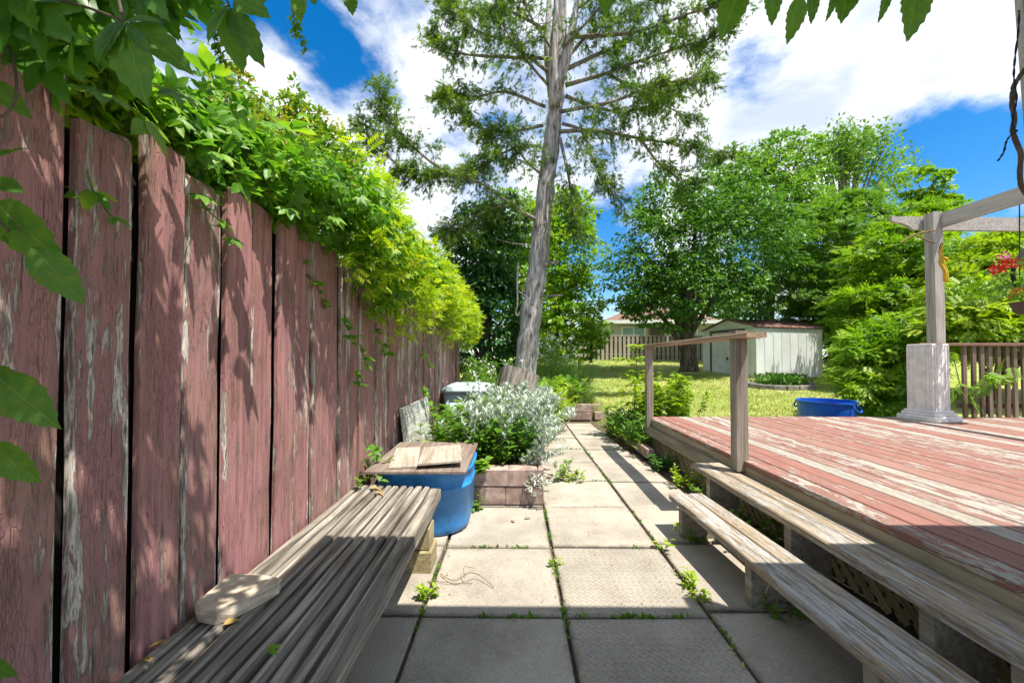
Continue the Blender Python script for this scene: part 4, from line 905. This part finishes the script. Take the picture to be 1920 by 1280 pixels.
def veined(name, a, b, c):
    """leaf material with a pale midrib and side veins, in the leaf's own coordinates"""
    m = leafmat(name, a, b, c, .5, .4, .5); t = NT(m.node_tree); pr_ = [n for n in t.n if n.type == 'BSDF_PRINCIPLED'][0]; tr_ = [n for n in t.n if n.type == 'BSDF_TRANSLUCENT'][0]
    tc = t.node('ShaderNodeTexCoord'); sp_ = t.node('ShaderNodeSeparateXYZ', {0: tc.outputs['Object']}); ax = t.math('ABSOLUTE', sp_.outputs[0])
    mid_ = t.maprange(ax, .014, .004); ph = t.math('FRACT', t.math('MULTIPLY', t.math('SUBTRACT', sp_.outputs[1], t.math('MULTIPLY', ax, .9)), 9.))
    sv = t.maprange(t.math('ABSOLUTE', t.math('SUBTRACT', ph, .5)), .055, .01); vn = t.math('MAXIMUM', mid_, t.math('MULTIPLY', sv, .6))
    blot = t.noise(tc.outputs['Object'], 6., 5, .65); src = pr_.inputs['Base Color'].links[0].from_socket
    col = t.mix(t.maprange(blot, .40, .68, 0., .45), src, (.20, .30, .03)); col = t.mix(t.math('MULTIPLY', vn, .55), col, (.30, .42, .10)); t.set(pr_.inputs['Base Color'], col)
    t.set(tr_.inputs['Color'], t.mix(1., col, (1.25, 1.3, .55), 'MULTIPLY'))
    bn = t.node('ShaderNodeBump', {'Height': t.math('SUBTRACT', t.math('MULTIPLY', t.noise(tc.outputs['Object'], 22., 3, .5), .6), vn), 'Strength': .7, 'Distance': .004}); t.set(pr_.inputs['Normal'], bn.outputs[0]); return m
L_VEIN = veined('veined_creeper_leaf', (.05, .17, .02), (.09, .24, .026), (.14, .31, .03))
LEAFM = [npmesh('leaf', *tooth_palm(5), L_BIG, True), npmesh('leaf', *tooth_palm(3), L_BIG, True), npmesh('leaf', *TOOTH, L_VEIN, True)]
LEAFC = [npmesh('leaf', *tooth_palm(5), L_CREEP, False), npmesh('leaf', *tooth_palm(3), L_CREEP, False)]
def leafobj(parent, p, d, u, s, me):
    x, y, z = axes_along(d, u); return obj('leaf', me, parent, frame(Vector(p), x, y, z) @ Matrix.Scale(s, 4))
# creeper over the fence
cv = thing('fence_creeper', 'bright green creeper spilling over the top of the red fence', 'vine', (FX, 4, 2))
n = 10800; y = .55+8.1*rng.random(n)**1.25; th = rng.uniform(-.35, 1.15, n)*math.pi; big = np.clip((y-1.7)/.8, 0, 1)
lump = .75+.35*np.sin(y*3.1+1)*np.sin(y*1.7)+.25*rng.random(n)
rx = (.25+.20*big)*lump; rzz = (.22+.10*big)*lump; cx = FX-.17+.13*big; cz = 2.20+.0*big
rr = .45+.55*rng.random(n)**.5
X = cx+np.cos(th)*rx*rr; Z = cz+np.sin(th)*rzz*rr
hang = (np.cos(th) > .35) & (rng.random(n) < .62*big); Z = np.where(hang, cz+.15-rng.random(n)**1.1*(.72-.05*(y-2))*np.clip(.55+.55*np.sin(y*2.3+.4), .25, 1.1), Z); X = np.where(hang, FX+.07+.33*rng.random(n)*np.clip((Z-1.55)/.5, .15, 1), X)
P = np.stack([X, y, Z], 1); out_ = np.stack([np.cos(th), rng.normal(size=n)*.3, np.sin(th)], 1)
ok = ~((X > FX-.03) & (X < FX+.03) & (Z < 2.08)); P, out_, hang = P[ok], out_[ok], hang[ok]; n = len(P)
D = out_*.6+rng.normal(size=(n, 3))*.75; D[:, 2] -= .3; U = out_*.5+rng.normal(size=(n, 3))*.5+np.array([.25, -.1, .7])
sz = .07+.07*rng.random(n)
near = np.argsort(P[:, 1])[:700]; vis = rng.permutation(near)[:230]; rest = np.setdiff1d(np.arange(n), vis)
for i in vis: leafobj(cv, P[i], D[i], U[i], sz[i], LEAFC[int(rng.integers(0, 2))])
nearm = P[rest][:, 1] < 3.2
foliage('foliage', (P[rest][nearm], D[rest][nearm], U[rest][nearm], sz[rest][nearm]), PALM, L_CREEP, cv, 'stuff')
foliage('foliage', (P[rest][~nearm], D[rest][~nearm], U[rest][~nearm], sz[rest][~nearm]*.85), PALMS, L_CREEP, cv, 'stuff')
b = MB()
for k in range(26):
    y0_ = rng.uniform(2.3, 7.8); z0_ = rng.uniform(1.9, 2.3); pp = smooth_path([(FX-.1, y0_, z0_), (FX+.08, y0_+.25, z0_+.05), (FX+rng.uniform(.1, .35), y0_+.6, z0_-rng.uniform(.1, .4)), (FX+rng.uniform(.1, .4), y0_+.9, z0_-rng.uniform(.3, .7) if y0_ > 2 else z0_-.1)], 4); b.tube(pp, .004, 5, 0, False)
b.build('stem', M_STEM, cv)
# loose sprays standing out of the mass and over the front of the near boards
for k in range(46):  # leaves added to throw dappled shade onto the near boards
    y0_ = 1.0+2.2*random.random()**1.2; d_ = random.uniform(.02, .34); leafobj(cv, (FX+d_, y0_, 2.08+random.uniform(-.04, .22)-.1*d_), Vector((random.uniform(.1, .9), random.uniform(-.8, .6), random.uniform(-.9, .3))), Vector((.3, -.3, .9)), random.uniform(.09, .15), random.choice(LEAFC))
SP = []; SD = []
for k in range(95):
    y0_ = rng.uniform(1.2, 8.0); p = np.array([FX-.12+rng.normal()*.13, y0_, 2.36+rng.normal()*.05]); d_ = np.array([rng.normal()*.35+.1, rng.normal()*.5, 1.]); ln = rng.uniform(.1, .34)
    for i in range(12): SP.append(p+d_*ln*i/11+rng.normal(size=3)*.012); SD.append(rng.normal(size=3)+np.array([0, 0, .1]))
SP = np.array(SP); foliage('foliage', (SP, np.array(SD), rng.normal(size=SP.shape)*.4+np.array([.2, -.2, .8]), .05+.06*rng.random(len(SP))), PALM3, L_CREEP, cv, 'stuff')
# yellow flowering tips on the outer face
n = 2000; y = 2.3+6.2*rng.random(n); k_ = rng.random(n); Zt = 1.66+.85*k_+.16*np.sin(y*3)+.08*np.sin(y*11+k_*7); Xt = FX+.10+.36*np.sin(k_*2.6+.25)*rng.uniform(.5, 1.2, n)
P = np.stack([Xt, y, Zt], 1); D = rng.normal(size=(n, 3))*.5+np.array([.6, -.2, -.15]); U = rng.normal(size=(n, 3))*.4+np.array([.2, 0, 1])
foliage('yellow_tips', (P, D, U, .07+.07*rng.random(n)), PINN, L_TIP, cv, 'stuff')
# long yellow strands and small sprigs in front of the boards
for (px, py, Yq, ln) in ((640, 590, 2.6, 10), (560, 480, 2.2, 8), (700, 610, 3.2, 9), (790, 650, 4.6, 8), (790, 720, 4.7, 7), (690, 830, 3.0, 5), (655, 690, 2.75, 5), (350, 330, 1.42, 6), (150, 330, 1.07, 3)):
    st = at(px, py, Yq); b2 = []
    for j in range(ln): b2.append(st+Vector((random.uniform(-.01, .03)+.004*j, .035*j, -.035*j+random.uniform(-.02, .02))))
    b3 = MB(); b3.tube(b2, .003, 5, 0, False); b3.build('stem', M_STEM, cv)
    for p in b2[1:]: leafobj(cv, p, Vector((random.uniform(.1, .8), random.uniform(-.6, .6), random.uniform(-.7, .3))), Vector((.4, -.3, .8)), random.uniform(.06, .11), random.choice(LEAFC))

# near creeper hanging in the upper left corner, close to the viewer
nv = thing('hanging_creeper', 'large dark creeper leaves hanging in the near upper left corner', 'vine', (-.7, .8, 2.4))
def hang_leaf(parent, px, py, Yq, tipx, tipy, s, kind, roll=0.):
    p = at(px, py, Yq); q = at(tipx, tipy, Yq+random.uniform(-.04, .04))
    if kind == 2: s = (q-p).length*1.02
    u = Vector((random.uniform(-.4, .4)+roll, -1, random.uniform(.1, .7))); leafobj(parent, p, q-p, u, s, LEAFM[kind])
for a_ in ((232, 40, .80, 170, 100, .15, 2), (232, 42, .80, 205, 115, .14, 2), (235, 45, .8, 255, 170, .19, 2), (238, 42, .8, 345, 115, .17, 2), (238, 40, .8, 290, 30, .12, 2),
           (430, 10, .86, 380, 65, .11, 2), (425, 15, .86, 450, 125, .145, 2), (432, 14, .86, 485, 110, .125, 2), (440, 0, .86, 490, 15, .10, 2), (560, -15, .9, 560, 30, .09, 2), (520, -20, .9, 470, 5, .09, 2), (585, -20, .95, 590, 12, .08, 2), (650, -12, .9, 660, 15, .06, 2),
           (20, 400, .8, 74, 452, .12, 2), (-8, 376, .8, 88, 482, .16, 2), (62, 462, .78, 140, 555, .20, 2), (5, 440, .79, 36, 482, .1, 2), (-20, 300, .8, 40, 270, .12, 2), (-20, 340, .8, 30, 350, .12, 2), (-10, 700, .78, 85, 790, .14, 2), (-20, 830, .78, 55, 900, .11, 2), (-10, 690, .8, 25, 720, .08, 2), (0, 720, .8, 60, 740, .08, 2), (-30, 1230, .8, 15, 1270, .07, 2), (-20, 150, .85, 45, 210, .13, 2), (15, 120, .9, 60, 60, .14, 0), (80, 110, .9, 120, 190, .14, 1), (130, 80, .85, 150, 150, .13, 0), (60, 20, .8, 120, 60, .16, 0), (160, 10, .85, 210, 60, .13, 0), (300, 5, .9, 340, 60, .12, 0), (350, -10, .9, 390, 40, .12, 1), (100, 160, 1.0, 110, 240, .11, 1), (10, 20, .8, -20, 90, .15, 0), (30, -20, .8, 50, 40, .16, 0), (200, -30, .85, 180, 30, .15, 0), (270, -30, .85, 300, 20, .14, 0), (390, -40, .9, 410, 10, .12, 0)):
    hang_leaf(nv, *a_)
for k in range(120):   # layers above and behind
    px, py = random.uniform(-120, 420), random.uniform(-160, 70); 
    if py > 90-.22*max(px, 0): continue
    Yq = random.uniform(.8, 1.15); p = at(px, py, Yq); leafobj(nv, p, Vector((random.uniform(-.5, .5), random.uniform(-.5, .3), -.7)), Vector((random.uniform(-.5, .5), -.6, .8)), random.uniform(.09, .14), LEAFM[int(random.random() < .3)])
b = MB()
for q in ([(-20, -30, .8), (60, -10, .8), (150, 10, .8), (232, 40, .8)], [(232, 40, .8), (225, 10, .82), (210, -60, .85)], [(430, 12, .86), (415, -20, .88), (380, -60, .9)], [(-30, 60, .85), (10, 80, .85), (28, 130, .85), (30, 180, .85), (10, 215, .85), (-30, 225, .85)], [(-30, 380, .8), (5, 420, .79), (20, 440, .8)], [(-30, 680, .8), (-5, 705, .79)], [(560, -15, .9), (540, -60, .9)]):
    MB().tube(smooth_path([tuple(at(*p)) for p in q], 4), .0028, 5).build('stem', M_VINEB, nv)
# overhead vine that shades the near fence
ov = thing('overhead_vine', 'mass of creeper leaves overhead at left, above the frame', 'vine', (-.6, .5, 2.7)); n = 1150
P = np.stack([rng.uniform(-1.1, -.2, n), rng.uniform(-.9, 1.02, n), 2.62+.3*rng.random(n)], 1); D = rng.normal(size=(n, 3))*.6; D[:, 2] -= .3
foliage('foliage', (P, D, rng.normal(size=(n, 3))*.4+np.array([0, 0, 1]), .09+.06*rng.random(n)), PALM, L_CREEP, ov, 'stuff')
b = MB()
for k in range(5): b.tube(smooth_path([(-1.2, -.8+.4*k, 2.6), (-.6, -.7+.4*k, 2.72), (.1, -.75+.4*k, 2.8)], 4), .008, 5)
b.build('stem', M_VINEB, ov)
# leaves hanging from above at the upper right
hv = thing('hanging_shoot', 'row of single creeper leaf tips hanging at upper right edge', 'vine', at(1540, -30, 1.05))
for a_ in ((1388, -22, 1.05, 1358, 52, .125, 2), (1448, -32, 1.05, 1452, 38, .10, 2), (1500, -10, 1.05, 1484, 72, .115, 2), (1522, -20, 1.05, 1527, 38, .085, 2), (1568, -30, 1.05, 1558, 34, .095, 2), (1590, -25, 1.05, 1582, 28, .085, 2), (1665, -25, 1.05, 1656, 36, .095, 2), (1718, -32, 1.05, 1716, 56, .13, 2), (1610, -35, 1.05, 1606, 8, .07, 2), (1132, -25, 1.05, 1136, 16, .07, 2)): hang_leaf(hv, *a_)
b = MB(); b.tube(smooth_path([tuple(at(*q)) for q in ((1100, -60, 1.1), (1390, -28, 1.05), (1500, -20, 1.05), (1660, -30, 1.05), (1720, -36, 1.05), (1850, -120, 1.2))], 4), .003, 5); b.build('stem', M_VINEB, hv)
tv = thing('vine_tendril', 'thin dangling vine tendril with tiny leaves against the sky', 'vine', at(555, 20, 1.0))
for q in ([(545, -10, 1.), (550, 30, 1.), (556, 60, 1.), (575, 95, 1.)], [(420, 10, 1.), (400, 60, 1.), (410, 95, 1.), (425, 120, 1.)]):
    pp = smooth_path([tuple(at(*p)) for p in q], 6); MB().tube(pp, .0013, 5).build('stem', M_STEM, tv)
    for p in pp[2:]: leafobj(tv, p, Vector((random.uniform(-1, 1), random.uniform(-.3, .3), random.uniform(-.6, .4))), Vector((0, -1, .4)), random.uniform(.018, .035), LEAFC[1])

# ================================================================== PLANTS
def stems_plant(parent, pts, tops, mat, lsz, tm, stemmat=M_STEM, per=26, up=.6, rad=.003, top_bias=.6, spread=.7):
    b = MB(); P = []; D = []; U = []
    for p, q in zip(pts, tops):
        p = np.array(p, float); q = np.array(q, float); m_ = (p+q)/2+rng.normal(size=3)*.02; path_ = [p, m_, q]; b.tube(path_, [rad, rad*.8, rad*.5], 4, 0, False)
        for i in range(per):
            u = 1-(rng.random()**(1/ top_bias if top_bias < 1 else 1))*.85 if top_bias < 1 else .15+.85*rng.random(); c = p+(q-p)*u+(m_-(p+q)/2)*4*u*(1-u); a = rng.uniform(0, 6.28)
            P.append(c); D.append((math.cos(a)*spread, math.sin(a)*spread, up+rng.normal()*.25)); U.append((-math.cos(a)*.5+rng.normal()*.2, -math.sin(a)*.5+rng.normal()*.2, 1.))
    tag(b.build('stem', stemmat, parent), kind='stuff'); P = np.array(P); foliage('leaves', (P, np.array(D), np.array(U), lsz[0]+(lsz[1]-lsz[0])*rng.random(len(P))), tm, mat, parent)
sb_ = thing('silver_plant', 'mound of white woolly silver leaved plants in the front planter', 'plant', (-.1, 4.6, .3)); n = 300
x = rng.uniform(-.46, .12, n); y = rng.uniform(4.0, 5.7, n); pts = np.stack([x, y, np.full(n, .27)], 1); lean = (x+.12)*.9
tops = pts+np.stack([lean*.85+rng.normal(size=n)*.10+.20, rng.normal(size=n)*.12-.05, .47+.09*np.clip(y-3.9, 0, 2)-.12*np.clip(lean, 0, 1)+rng.normal(size=n)*.06], 1)
stems_plant(sb_, pts, tops, L_SILV, (.042, .09), NARROW, M_STEM, 40, .75, .003, .5, .6)
n = 85; x = rng.uniform(.0, .14, n); y = rng.uniform(3.78, 5.4, n); pts = np.stack([x, y, np.full(n, .28)], 1); tops = pts+np.stack([.18+.26*rng.random(n), rng.normal(size=n)*.1-.03, .02+.38*rng.random(n)], 1)
stems_plant(sb_, pts, tops, L_SILV, (.035, .075), NARROW, M_STEM, 40, .7, .003, .6, .55)
pts = [(.11, 3.72, .29)]*4; tops = [(.18+.04*k, 3.56-.02*k, .07+.05*k) for k in range(4)]; stems_plant(sb_, pts, tops, L_SILV, (.04, .07), NARROW, M_STEM, 26, .3, .003, 1.)
gw = thing('green_weeds', 'leafy green weeds growing among the silver plants in planter', 'plant', (-.3, 4.0, .3)); n = 210
x = rng.uniform(-.60, .12, n); y = rng.uniform(3.84, 5.2, n); pts = np.stack([x, y, np.full(n, .27)], 1); tops = pts+np.stack([rng.normal(size=n)*.12+.35*np.clip(x+.1,0,1), rng.normal(size=n)*.08-.05, .22+.30*rng.random(n)+.09*(y-3.9)], 1)
stems_plant(gw, pts, tops, L_WEED, (.05, .105), LF, M_STEM, 24, .3, .003, 1., .8)
gl = thing('green_weeds', 'green weeds at the left end of planter beside white board', 'plant', (-.7, 4.3, .1)); n = 60
x = rng.uniform(-.95, -.6, n); y = rng.uniform(4.0, 5.4, n); pts = np.stack([x, y, np.full(n, .05)], 1); tops = pts+np.stack([rng.normal(size=n)*.1, rng.normal(size=n)*.08, .42+.28*rng.random(n)], 1); stems_plant(gl, pts, tops, L_WEED, (.05, .1), LF, M_STEM, 24, .25, .003, .7, .8)
def plant_patch(name, label, cat, x0, x1, y0, y1, n, h, mat, lsz, tm, per=20, zb=None, spread=.7, up=.4, tb=1., lean=.1):
    c = ((x0+x1)/2, (y0+y1)/2); t = thing(name, label, cat, (*c, float(zl(np.array(c[0]), np.array(c[1]))) if zb is None else zb))
    x = rng.uniform(x0, x1, n); y = rng.uniform(y0, y1, n); z = zl(x, y) if zb is None else np.full(n, zb); pts = np.stack([x, y, z], 1)
    tops = pts+np.stack([rng.normal(size=n)*lean, rng.normal(size=n)*lean, h[0]+(h[1]-h[0])*rng.random(n)], 1); stems_plant(t, pts, tops, mat, lsz, tm, M_STEM, per, up, .004, tb, spread); return t, tops
def grass_clump(label, c, r, n, h, mat, w=.012):
    t = thing('grass_clump', label, 'grass', c); a = rng.uniform(0, 6.28, n); q = rng.random(n)**.5*r; P = np.stack([c[0]+np.cos(a)*q, c[1]+np.sin(a)*q, np.full(n, c[2])], 1); hh = h[0]+(h[1]-h[0])*rng.random(n); ln = (q/r*.6+.15)[:, None]*np.stack([np.cos(a), np.sin(a), 0*a], 1)
    V = []; tvs = ((0, 0), (.35, .06), (.7, .35), (1, 1))
    side = np.stack([-np.sin(a+.7), np.cos(a+.7), 0*a], 1)*w/2
    rows = []
    for k, (u, bnd) in enumerate(tvs):
        cpt = P+np.stack([0*a, 0*a, hh*(u-.22*bnd)], 1)+ln*hh[:, None]*bnd; wd = (1-u*.9); rows += [cpt-side*wd, cpt+side*wd]
    V = np.stack(rows, 1).reshape(-1, 3); o = (np.arange(n)*8)[:, None, None]; F = (np.array([(0, 1, 3), (0, 3, 2), (2, 3, 5), (2, 5, 4), (4, 5, 7), (4, 7, 6)])[None]+o).reshape(-1, 3)
    obj('blades', npmesh('blades', V, F, mat), t); return t
# garden bed beyond the path
grass_clump('tall blue green grass clump right of the white flowers', (1.55, 10.2, .35), .38, 420, (.7, 1.35), L_TALLG)
grass_clump('arching grass clump at the front corner of garden bed', (1.35, 9.0, .28), .42, 420, (.35, .75), L_TALLG)
grass_clump('feathery pale grass clump near the cedar trunk', (.75, 10.4, .35), .5, 420, (.8, 1.5), L_TALLG, .009)
t_, tp_ = plant_patch('flower_patch', 'tall weeds with small white flowers right of the cedar trunk', 'flowers', .45, 1.6, 10.6, 12.6, 110, (.7, 1.5), L_WEED, (.07, .14), NARROW, 26, lean=.15)
i_ = rng.permutation(len(tp_))[:70]; q = np.repeat(tp_[i_], 9, 0)+rng.normal(size=(630, 3))*.03; foliage('white_flowers', (q, sph(630), sph(630), .03+.02*rng.random(630)), tmpl_leaf(.8), M_WPET, t_, 'stuff')
plant_patch('leafy_border', 'mixed green leafy border plants behind the far block edging', 'plant', .2, 1.5, 8.75, 9.7, 120, (.25, .6), L_WEED, (.08, .16), LF, 22, lean=.15)
t_, tp_ = plant_patch('flower_patch', 'weeds with pale flowers left of the cedar by the fence end', 'flowers', -1.05, -.1, 7.6, 9.2, 85, (.6, 1.25), L_MIDT, (.08, .15), NARROW, 24, zb=.1, lean=.12)
i_ = rng.permutation(len(tp_))[:26]; q = np.repeat(tp_[i_], 9, 0)+rng.normal(size=(234, 3))*.03; foliage('white_flowers', (q, sph(234), sph(234), .03+.02*rng.random(234)), tmpl_leaf(.8), M_WPET, t_, 'stuff')
plant_patch('fern_patch', 'yellow green ferny plants just right of the log', 'plant', .35, .95, 6.9, 8.3, 50, (.35, .8), L_YEL, (.14, .24), PINN, 9, zb=.05, lean=.15)
plant_patch('leafy_border', 'green plants filling the bed behind the log', 'plant', -.55, .35, 6.9, 8.4, 100, (.35, .8), L_WEED, (.07, .14), LF, 22, zb=.05, lean=.12)
# sapling and bush at the far deck corner
t_, _ = plant_patch('leafy_bush', 'bright green bush growing at the far deck corner', 'shrub', 1.98, 2.75, 5.95, 6.9, 85, (.55, 1.12), L_YEL, (.09, .17), PALMS, 24, zb=0., lean=.13, up=.1)
t_, _ = plant_patch('leafy_weeds', 'dark green weeds between path edging and deck corner', 'plant', 1.62, 1.9, 5.6, 7.2, 70, (.2, .5), L_MIDT, (.09, .17), NARROW, 16, zb=0., lean=.14)
sa = thing('yellow_sapling', 'thin yellow green sapling standing left of the far rail post', 'sapling', at(1188, 815, 6.6)); b = MB(); s0 = at(1188, 830, 6.6); b.tube(smooth_path([tuple(s0), tuple(at(1190, 740, 6.6)), tuple(at(1193, 680, 6.6)), tuple(at(1194, 650, 6.6))], 4), [.012]*4+[.010]*4+[.007]*5, 6); b.build('stem', M_STEM, sa)
P = []; D = []
for px, py, n_ in ((1193, 650, 6), (1180, 672, 3), (1203, 670, 4), (1190, 678, 4), (1165, 672, 2), (1180, 700, 7), (1205, 705, 5), (1215, 700, 4), (1170, 705, 3), (1185, 725, 3), (1175, 740, 3)):
    c = at(px, py, 6.6)
    for k in range(n_*2): a = random.uniform(0, 6.28); P.append(np.array(c)+rng.normal(size=3)*.02); D.append((math.cos(a), math.sin(a), random.uniform(-.2, .25)))
foliage('leaves', (np.array(P), np.array(D), np.tile([0, 0, 1.], (len(P), 1))+rng.normal(size=(len(P), 3))*.2, .12+.07*rng.random(len(P))), LF, L_YEL, sa)
# weeds round the steps and joints
WEEDS = []
def weed(label, x, y, z, n, h, mat=L_WEED, lsz=(.03, .055), r=.04, group=None, per=9):
    t = thing('weed', label, 'weed', (x, y, z), 0, group); a = rng.uniform(0, 6.28, n); q = r*rng.random(n); pts = np.stack([x+q*np.cos(a), y+q*np.sin(a), np.full(n, z)], 1)
    tops = pts+np.stack([np.cos(a)*h*.5, np.sin(a)*h*.5, h*(.5+.5*rng.random(n))], 1); stems_plant(t, pts, tops, mat, lsz, LF, M_STEM, per, .3, .0015, 1., .8); return t
weed('leafy weed tuft under the upper step by the lattice', 1.72, 2.95, 0, 26, .22, L_WEED, (.03, .06), .16)
weed('small weed under the lower step near its middle support', 1.42, 2.10, 0, 12, .13, L_MIDT, (.03, .05), .10)
weed('pale weed under the lower step beside its far support', 1.32, 2.92, 0, 6, .15, L_WEED, (.03, .06), .06)
weed('dark ivy tuft against the lattice at the path edge', 1.76, 4.9, 0, 22, .16, L_IVY, (.05, .08), .14)
weed('yellow green weed against lattice beyond the upper step', 1.78, 4.2, 0, 12, .20, L_YEL, (.04, .07), .08)
weed('green weed against lattice nearer the upper step end', 1.80, 3.8, 0, 10, .16, L_WEED, (.03, .05), .07)
weed('weed with broad leaves at the tub and planter corner', -.38, 3.55, 0, 8, .12, L_WEED, (.04, .07), .05)
weed('broad leaved weed overhanging the planter front by tub', -.33, 3.63, .30, 6, .14, L_WEED, (.07, .11), .04)
weed('tall weed between bench end and fence', -1.12, 3.0, .2, 9, .42, L_WEED, (.06, .10), .05)
weed('creeping weed sprawled across the path joint', .64, 4.45, 0, 16, .10, L_YEL, (.03, .05), .13)
weed('weed tuft in the slab joint near the lower step end', 1.03, 2.82, 0, 3, .08, L_YEL, (.03, .05), .03)
weed('spiky weed in the right slab joint at mid step', 1.04, 2.42, 0, 3, .09, L_YEL, (.04, .06), .02)
weed('small weed in right slab joint closest to the shade', 1.03, 2.28, 0, 3, .06, L_YEL, (.03, .045), .02)
weed('yellow weed in the left slab joint in the sun', -.49, 2.24, 0, 6, .06, L_YEL, (.03, .045), .02)
weed('weed in the centre joint at the middle of sunny slabs', .262, 2.62, 0, 4, .045, L_YEL, (.02, .03), .012)
weed('weed hanging over planter right side onto the path', .52, 4.5, 0.0, 10, .22, L_WEED, (.04, .07), .07)
# moss and tiny weeds along the joints
P = []
for x_, ya, yb, n_ in ((-.4925, .6, 3.0, 260), (.2625, .4, 4.6, 420), (1.0225, .6, 6.5, 520)):
    yv = rng.uniform(ya, yb, n_); keep = np.sin(yv*5.3+x_*9)+np.sin(yv*13+x_)+rng.normal(size=n_)*.5 > .5; P.append(np.stack([x_+rng.normal(size=n_)*.004, yv, np.full(n_, -.012)], 1)[keep])
for yv_, xa, xb, n_ in ((2.108, -.2, 1.0, 330), (2.87, -.35, .2, 90), (2.87, .7, 1.0, 50), (4.4, .3, 1.0, 40), (5.9, .3, 1.6, 60)):
    xv = rng.uniform(xa, xb, n_); keep = np.sin(xv*9+yv_)+np.sin(xv*23)+rng.normal(size=n_)*.5 > .2; P.append(np.stack([xv, yv_+rng.normal(size=n_)*.005, np.full(n_, -.012)], 1)[keep])
P = np.concatenate(P); D = rng.normal(size=P.shape)*.6; D[:, 2] = .9; tag(foliage('joint_moss', (P, D, sph(len(P)), .014+.026*rng.random(len(P))), LF, L_WEED, None, 'stuff'), 'tiny weeds and moss in the paving joints')
# dry twig, fallen leaves
b = MB(); b.tube(smooth_path([(-.46, 2.50, .006), (-.36, 2.40, .02), (-.28, 2.42, .05), (-.22, 2.45, .03), (-.12, 2.36, .006)], 5), .0025, 5); b.tube(smooth_path([(-.5, 2.43, .005), (-.38, 2.40, .008), (-.25, 2.40, .006)], 4), .002, 5); b.tube(smooth_path([(-.30, 2.42, .03), (-.31, 2.48, .06), (-.25, 2.56, .01)], 4), .0018, 5)
tag(b.build('dry_twig', M_TWIG), 'thin curling dry twig lying on the sunny left slab', 'twig')
DL = npmesh('dead_leaf', *merge([(TOOTH[0]*np.array([1, 1, 2.2]), TOOTH[1])]), M_DEAD)
for x, y, z, s, lb in ((-1.02, 2.80, BZ+.012, .09, 'curled dead leaf on the sunny far end of bench'), (-.95, 2.72, BZ+.01, .07, 'smaller dead leaf on the sunny bench end'), (-1.0, 1.38, BZ+.01, .06, 'brown dead leaf on bench in front of the stone'), (-1.12, 1.30, BZ+.01, .055, 'pale dead leaf on bench against the fence'), (-1.10, 1.22, BZ+.01, .05, 'dead leaf at the lower edge of bench by fence'), (.0, 3.28, .01, .05, 'dead leaf on the slab before the planter'), (.08, 3.36, .01, .055, 'dead leaf on slab close to the planter corner')):
    a = random.uniform(0, 6.28); x_, y_, z_ = axes_along((math.cos(a), math.sin(a), .1), (0.2, .1, 1)); tag(obj('dead_leaf', DL, None, frame(Vector((x, y, z)), x_, y_, z_) @ Matrix.Scale(s, 4)), lb, 'dead leaf')
x_, y_, z_ = axes_along((.7, .7, .15), (.2, 0, 1)); tag(obj('fallen_leaf', LEAFC[1].copy(), None, frame(Vector((-.77, 1.26, BZ+.012)), x_, y_, z_) @ Matrix.Scale(.055, 4)), 'fresh green leaf fallen on the shaded bench slats', 'leaf')
n = 420; P = np.stack([rng.choice([-.49, .2625, 1.0225, .62, 1.45], n)+rng.normal(size=n)*.09, rng.uniform(1.3, 6.5, n), np.full(n, .008)], 1); D = rng.normal(size=(n, 3)); D[:, 2] *= .12
tag(foliage('leaf_litter', (P, D, np.tile([0., 0, 1], (n, 1))+rng.normal(size=(n, 3))*.35, .008+.014*rng.random(n)), LF, M_DEAD, None, 'stuff'), 'crumbs of dry leaf litter scattered along the paving joints')
